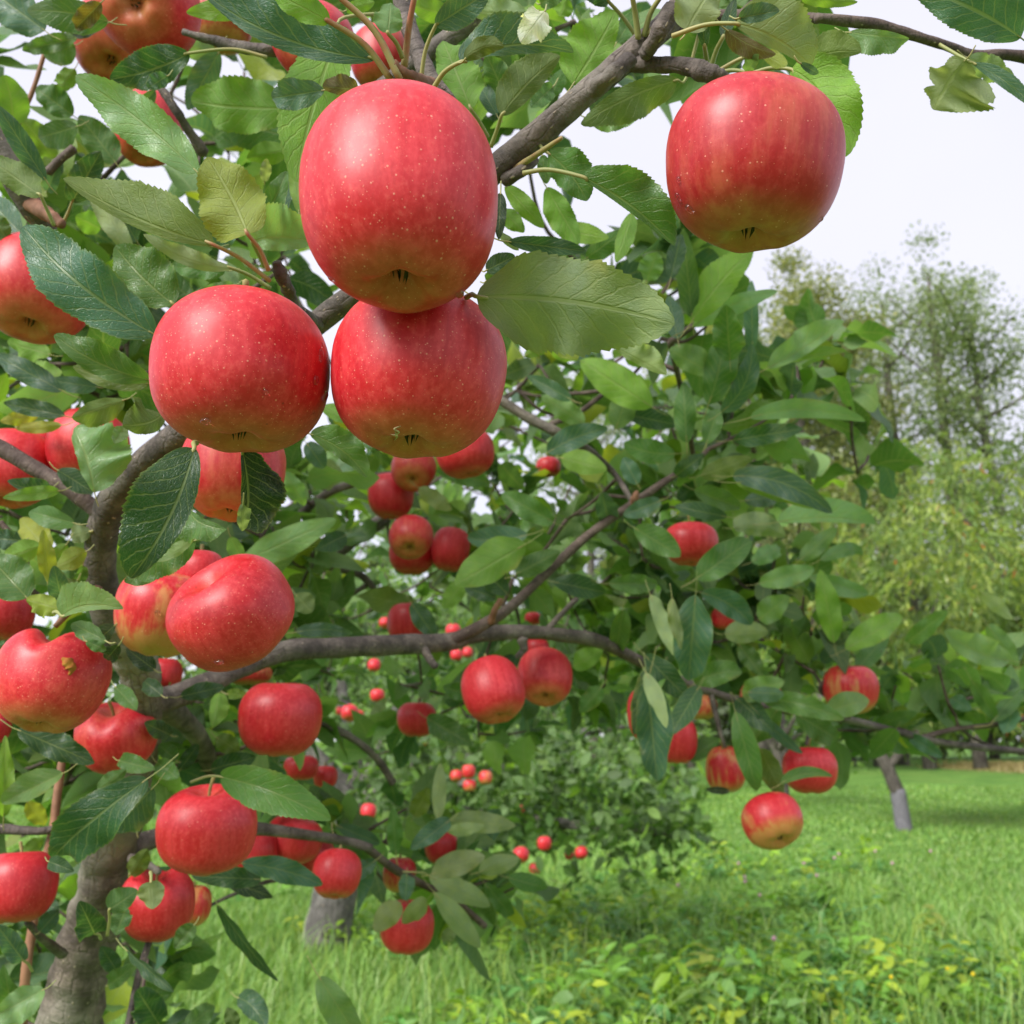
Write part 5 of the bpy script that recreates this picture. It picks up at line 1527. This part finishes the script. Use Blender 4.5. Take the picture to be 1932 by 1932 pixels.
# ------------------------------------------------------------------ trees behind
def limb_tree(name, base, rows, label, group, mat, sides=10):
    root = empty(name, base, label, "tree", group)
    nodes = []
    for nm, pts in rows:
        s = smooth_path(pts, 6)
        v, f = tube_geo(s[:, :3], s[:, 3], sides, .05)
        link(nm, mesh_from(nm, v, f, mat), root)
        nodes.append(s[:, :3])
    return root, np.vstack(nodes)

def blob_centers(blobs, n):
    """Points inside ellipsoids (centre, radii), denser towards the outside."""
    w = np.array([b_[1][0] * b_[1][1] * b_[1][2] for b_ in blobs]) ** .67; w /= w.sum()
    out = []
    for i in rng.choice(len(blobs), n, p=w):
        c, r = blobs[i]
        q = norm(rng.normal(0, 1, 3)) * rng.uniform(.25, 1) ** .5
        out.append(np.array(c) + q * np.array(r))
    return np.array(out)

# second apple tree, trunk seen low between the near tree's twigs
B2 = gpoint(612, 1802); B2[2] = 0
def rel(px, py, d, base): return at(px, py, d) - base
dd2 = B2[1] / math.cos(PITCH) * math.cos(PITCH)
d2 = proj(B2)[2]
rows = [("trunk", [(0, 0, -.1, .19), (.03, 0, .25, .165), (.12, .02, .7, .14), (.2, .05, 1.1, .13)])]
for k, (dx, dy, dz) in enumerate([(-1.5, -.3, 2.0), (-.6, .8, 2.6), (.9, .5, 2.5), (2.0, -.3, 1.6), (1.5, -1.0, 1.35), (-1.2, -.8, 1.5), (2.2, .6, 1.9), (2.05, -1.75, .98), (1.0, -1.5, 1.25)]):
    rows.append(("branch", [(.2, .05, 1.05, .08), (.2 + dx * .45, .05 + dy * .45, 1.05 + (dz - 1.05) * .65, .05), (.2 + dx, .05 + dy, dz, .02)]))
apple2, n2 = limb_tree("apple_tree", B2, rows, "second apple tree with a thick pale trunk behind the near one's low bunch", "fruit trees of the orchard", M_PALEBARK, 14)
blobs = [((-1.3, -.2, 2.0), (1.2, 1.0, .8)), ((.2, .3, 2.5), (1.3, 1.0, .8)), ((1.5, 0, 2.0), (1.1, 1.0, .7)), ((1.9, -.4, 1.25), (.75, .6, .42)), ((1.1, -.7, 1.25), (.9, .6, .5)),
         ((-.9, -.7, 1.35), (.9, .6, .5)), ((2.1, .2, 1.5), (.7, .6, .4)), ((.6, -.5, 1.7), (.9, .7, .5)), ((1.75, -1.6, 1.12), (.72, .5, .30)), ((1.1, -1.4, 1.25), (.8, .5, .36)), ((2.1, -1.5, 1.0), (.4, .4, .2))]
c2 = np.vstack([blob_centers(blobs, 1300), blob_centers(blobs[3:5] + blobs[8:], 520) + rng.normal(0, .10, (520, 3))])
far = [a for k_, a in APPLES.items() if k_[0] == 'f']
c3 = np.array([a['c'] + np.array([rng.normal(0, .05), .09 + rng.normal(0, .03), .06 + rng.uniform(0, .04)]) for a in far for _ in range(3)])
P, X, N, S = cluster_leaves(np.vstack([c2, c3]), 6, .085)
tn = np.array([TINT['d'], TINT['m'], TINT['bl'], TINT['g']])[rng.choice(4, len(P), p=[.26, .46, .12, .16])] * rng.uniform(.8, 1.25, (len(P), 1))
# the three hundred nearest leaves are parts of their own, the rest one mass
near_i = np.argsort(P[:, 1])[:280]
mask = np.ones(len(P), bool); mask[near_i] = False
scatter_mesh("foliage", leaf_shapes(5), P[mask], X[mask], N[mask], S[mask], tn[mask], M_FOL, apple2)
pv, pf, pu = proto_leaf(6)
LM = mesh_from("leaf", pv, pf, M_LEAF, True, pu)
for i in near_i:
    o = link("leaf", LM, apple2, P[i])
    xx = Vector(norm(X[i])); yy = Vector(norm(np.cross(N[i], X[i]))); zz = xx.cross(yy)
    o.rotation_euler = Matrix((xx, yy, zz)).transposed().to_euler(); o.scale = (S[i],) * 3
    o.color = (*tn[i], 1)

def fruit_tree(name, px, py, hgt, spread, label, pal, seed, n=420, leaf=.09, mat=M_FARBARK, trunk_r=.11, low=.8, per=6, guard=False):
    global rng
    keep, rng = rng, np.random.default_rng(seed)
    B = gpoint(px, py); B[2] = 0
    rows = [("trunk", [(0, 0, -.1, trunk_r * 1.2), (-.03, 0, .5, trunk_r), (-.10, 0, 1.0, trunk_r * .9), (-.2, 0, 1.35, trunk_r * .85)])]
    for k in range(6):
        a = k * 1.05 + rng.uniform(-.3, .3); rr = spread * rng.uniform(.6, .9); z1 = hgt * rng.uniform(.55, .95)
        rows.append(("branch", [(-.15, 0, 1.2, trunk_r * .6), (rr * .5 * math.cos(a), rr * .5 * math.sin(a), 1.2 + (z1 - 1.2) * .5, trunk_r * .4), (rr * math.cos(a), rr * math.sin(a), z1, .015)]))
    root, _ = limb_tree(name, B, rows, label, "fruit trees of the orchard", mat, 8)
    bl = []
    for k in range(9):
        a = rng.uniform(0, 6.28); rr = spread * rng.uniform(.2, .8); z1 = rng.uniform(low + .3, hgt)
        bl.append(((rr * math.cos(a), rr * math.sin(a), z1), (spread * .48, spread * .48, (hgt - low) * .26)))
    c = blob_centers(bl, n)
    c = c[c[:, 2] > low]
    P, X, N, S = cluster_leaves(c, per, leaf)
    pal = np.array(pal)
    tn = pal[rng.choice(len(pal), len(P))] * rng.uniform(.75, 1.25, (len(P), 1))
    scatter_mesh("foliage", proto_leaf(3), P, X, N, S, tn, M_FAR, root)
    rng = keep
    return root, B
lightg = [(.19, .34, .07), (.14, .28, .05), (.27, .40, .12), (.09, .19, .04)]
fruit_tree("apple_tree", 860, 1535, 5.6, 3.2, "third apple tree, pale green and blurred, behind the low dark bough", lightg, 5, 1300, leaf=.13)
fruit_tree("apple_tree", 1275, 1490, 6.6, 3.9, "orchard tree whose thin trunk stands beside the big hanging leaf", lightg, 6, 1500, leaf=.15)
fruit_tree("apple_tree", 420, 1540, 6.2, 3.2, "orchard tree filling the gap right of the near trunk", lightg, 7, 1400, leaf=.13)
fruit_tree("apple_tree", 1483, 1520, 4.4, 2.2, "small orchard tree behind the banded and spotted apples", lightg, 8, 900, leaf=.12)
fruit_tree("apple_tree", 1600, 1440, 8.5, 5.5, "bushy orchard tree behind the peach trunk, hiding the far meadow edge", lightg, 12, 1300, leaf=.25, low=.35)
fruit_tree("apple_tree", 1850, 1431, 9.5, 7.0, "bushy orchard tree beyond the tan grass at the right", lightg, 13, 1500, leaf=.3, low=.3)
fruit_tree("apple_tree", 60, 1500, 7.4, 4.0, "orchard tree behind the near trunk at the picture edge", lightg, 9, 1500, leaf=.15)
fruit_tree("apple_tree", 1085, 1475, 7.2, 4.2, "orchard tree far behind the paired apples on the horizontal limb", lightg, 10, 1500, leaf=.16)

# drooping yellow-green trees on the right
def peach_tree(px, py, hgt, spread, label, seed, nshoot=330, extra=(), guard=True, off=(0, 0), low=1.0):
    global rng
    keep, rng = rng, np.random.default_rng(seed)
    B = gpoint(px, py); B[2] = 0
    rows = [("trunk", [(0, 0, .60, .115), (-.12, 0, .95, .11), (-.28, 0, 1.35, .095), (-.42, 0, 1.9, .075)]),
            ("branch", [(-.16, 0, 1.0, .08), (.2, .05, 1.35, .06), (.62, .1, 1.8, .045), (1.1, .1, 2.6, .03)])]
    for k in range(6):
        a = k * 1.05 + rng.uniform(-.3, .3); rr = spread * rng.uniform(.5, .8); z1 = hgt * rng.uniform(.6, .95)
        rows.append(("branch", [(-.38, 0, 1.75, .06), (rr * .5 * math.cos(a), rr * .5 * math.sin(a), 1.7 + (z1 - 1.7) * .6, .04), (rr * math.cos(a), rr * math.sin(a), z1, .015)]))
    root, _ = limb_tree("peach_tree", B, rows, label, "drooping peach trees", M_FARBARK, 10)
    v, f = tube_geo(smooth_path([(.06, 0, -.1), (.03, 0, .3), (0, 0, .66)], 4), np.linspace(.145, .122, 9), 12, .03)
    link("trunk_guard", mesh_from("trunk_guard", v, f, simple_mat("whitewash", (.125, .12, .13), .8, .2, .35, 12)), root)
    bl = []
    for k in range(12):
        a = rng.uniform(0, 6.28); rr = spread * rng.uniform(.15, .85); z1 = rng.uniform(low + .5, hgt)
        bl.append(((rr * math.cos(a) + off[0], rr * math.sin(a) + off[1], z1), (spread * .42, spread * .42, (hgt - low) * .22)))
    c = blob_centers(bl, nshoot)
    P, X, N, S, Tn = [], [], [], [], []
    pal = np.array([(.21, .285, .055), (.165, .25, .055), (.26, .315, .065), (.11, .185, .045)])
    for q in c:
        if q[2] < low: continue
        a = rng.uniform(0, 6.28); out_ = np.array([math.cos(a), math.sin(a), 0]); col = pal[rng.choice(4)] * rng.uniform(.8, 1.2)
        for j in range(20):
            t = j / 19
            pos = q + out_ * t * .55 + np.array([0, 0, .14 * math.sin(t * 3) - .55 * t * t])
            dv = norm(out_ * .5 + rng.normal(0, .4, 3) + np.array([0, 0, -.75]))
            P.append(pos); X.append(dv); N.append(norm(np.cross(dv, rng.normal(0, 1, 3)))); S.append(rng.uniform(.11, .19))
            Tn.append(col * rng.uniform(.8, 1.25) if rng.uniform() > .012 else np.array((.45, .13, .03)))
    scatter_mesh("foliage", proto_leaf(3, .9, .13, .2, .2, .06), np.array(P), np.array(X), np.array(N), np.array(S), np.array(Tn), M_FAR, root)
    rng = keep
    return root
peach_tree(1700, 1566, 4.9, 2.4, "peach tree with a forked trunk and pale painted base over the mown grass", 31, 1100, low=1.15, off=(.8, 0))
peach_tree(2040, 1560, 7.3, 2.6, "taller yellow green peach tree filling the right hand edge", 32, 1100, low=1.75)

# tall trees at the far side
def tall_tree(px, d, top_py, width, label, seed, n=5200, stems=1, pal=None, shrub=False, thin=1.0, name="tall_tree", leaf=(.12, .27)):
    global rng
    keep, rng = rng, np.random.default_rng(seed)
    B = at(px, 1395, d); B[2] = 0
    dr = at(px, top_py, 1.0) - CAM; H = CAM[2] + dr[2] / dr[1] * B[1]
    rows = []
    ends = []
    for s_ in range(stems):
        ox = rng.uniform(-.6, .6) * (stems > 1) * width * .3
        lx = rng.normal(0, .015) * H
        rows.append(("trunk", [(ox, 0, -.2, (.008 if shrub else .013) * H), (ox + lx * .3, 0, H * .35, (.007 if shrub else .010) * H), (ox + lx, 0, H * .7, .008 * H), (ox + lx, 0, H * .93, .0025 * H)]))
        nb = 18
        for k in range(nb):
            z0 = H * (.18 + .72 * k / nb) if not shrub else H * rng.uniform(.02, .6)
            a = rng.uniform(0, 6.28); rr = width * rng.uniform(.5, 1.0) * (1.05 - .5 * max(0, (z0 / H - .5)) / .5)
            z1 = min(z0 + rr * rng.uniform(.3, .9), H * .97)
            xs = ox + lx * min(1, z0 / H / .7)
            rows.append(("branch", [(xs, 0, z0, .004 * H), (xs + rr * .5 * math.cos(a), rr * .5 * math.sin(a), z0 + (z1 - z0) * .4, .0025 * H), (xs + rr * math.cos(a), rr * math.sin(a), z1, .0015 * H)]))
            for t in (.35, .6, .85, 1.0):
                ends.append((xs + rr * t * math.cos(a), rr * t * math.sin(a), z0 + (z1 - z0) * t * t, .066 * H * (1.25 - .3 * t)))
        for t in np.linspace(.72, 1.0, 5): ends.append((ox + lx, 0, H * t, .045 * H))
    root, _ = limb_tree(name, B, rows, label, "tall trees beyond the orchard", M_FARBARK, 6)
    e = np.array(ends)
    idx = rng.choice(len(e), n); r = e[idx, 3:4]
    q = norm(rng.normal(0, 1, (n, 3))) * rng.uniform(0, 1, (n, 1)) ** .6 * r * np.array([1.1, 1.1, .85])
    P = e[idx, :3] + q
    P = P[P[:, 2] > .1]; n = len(P)
    X = norm(rng.normal(0, 1, (n, 3))); N = norm(rng.normal(0, .8, (n, 3)) + np.array([0, 0, .6]))
    pal = np.array(pal or [(.19, .25, .12), (.15, .21, .095), (.23, .28, .13), (.11, .16, .08)])  # default leaf tints lightened: distance haze is put into the colour
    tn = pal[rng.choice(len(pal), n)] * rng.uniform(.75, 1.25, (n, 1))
    pv = np.array([(-.5, 0, 0), (0, .36, .06), (.5, 0, 0), (0, -.36, .06)]); pf = np.array([(0, 3, 2, 1)]); pu = np.array([(0, .5), (.5, 1), (1, .5), (.5, 0)])
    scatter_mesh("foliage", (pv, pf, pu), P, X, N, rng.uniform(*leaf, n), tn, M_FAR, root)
    rng = keep
    return root
olive = [(.25, .27, .11), (.20, .23, .095), (.29, .285, .11), (.15, .175, .075)]  # olive leaf tints, also lightened to carry the haze
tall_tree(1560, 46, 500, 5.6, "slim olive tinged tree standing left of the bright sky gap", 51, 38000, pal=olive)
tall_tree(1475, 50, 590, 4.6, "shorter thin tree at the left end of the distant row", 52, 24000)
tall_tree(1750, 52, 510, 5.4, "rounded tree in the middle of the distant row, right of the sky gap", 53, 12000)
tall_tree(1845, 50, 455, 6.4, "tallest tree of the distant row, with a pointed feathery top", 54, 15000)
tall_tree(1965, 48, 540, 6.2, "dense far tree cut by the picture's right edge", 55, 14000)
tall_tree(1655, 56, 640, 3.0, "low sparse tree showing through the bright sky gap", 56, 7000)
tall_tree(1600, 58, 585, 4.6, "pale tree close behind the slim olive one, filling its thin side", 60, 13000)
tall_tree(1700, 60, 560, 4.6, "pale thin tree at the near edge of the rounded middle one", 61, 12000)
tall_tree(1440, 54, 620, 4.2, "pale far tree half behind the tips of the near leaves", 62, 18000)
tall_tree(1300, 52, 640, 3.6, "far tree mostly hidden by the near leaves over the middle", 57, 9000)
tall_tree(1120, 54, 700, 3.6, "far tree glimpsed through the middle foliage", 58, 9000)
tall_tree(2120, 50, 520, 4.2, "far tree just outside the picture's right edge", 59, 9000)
dk = [(.10, .14, .075), (.13, .17, .085), (.08, .115, .06)]
for k, (px, d, ty, w, lab) in enumerate([(1500, 38, 960, 2.6, "dark shrub at the foot of the slim olive tree"), (1640, 40, 900, 2.8, "dark grey green shrub under the bright sky gap"),
                                  (1760, 41, 890, 2.8, "broad dark shrub between sky gap and peach tree"), (1880, 40, 930, 2.8, "dark shrub behind the taller peach tree"),
                                  (1370, 40, 980, 2.8, "dark shrub seen behind the right hand leaves"), (1230, 42, 1000, 2.8, "dark shrub deep behind the middle foliage"), (1060, 42, 1020, 2.8, "dark shrub behind the horizontal limb"),
                                  (900, 42, 1040, 2.8, "dark shrub behind the middle apple cluster"), (700, 42, 1040, 2.8, "dark shrub behind the second tree"), (480, 42, 1040, 2.8, "dark shrub far behind the tilted apple")]):
    tall_tree(px, d * 1.9, ty, w * 1.9, lab, 70 + k, 9000, stems=3, pal=dk, shrub=True, name="shrub", leaf=(.36, .8))
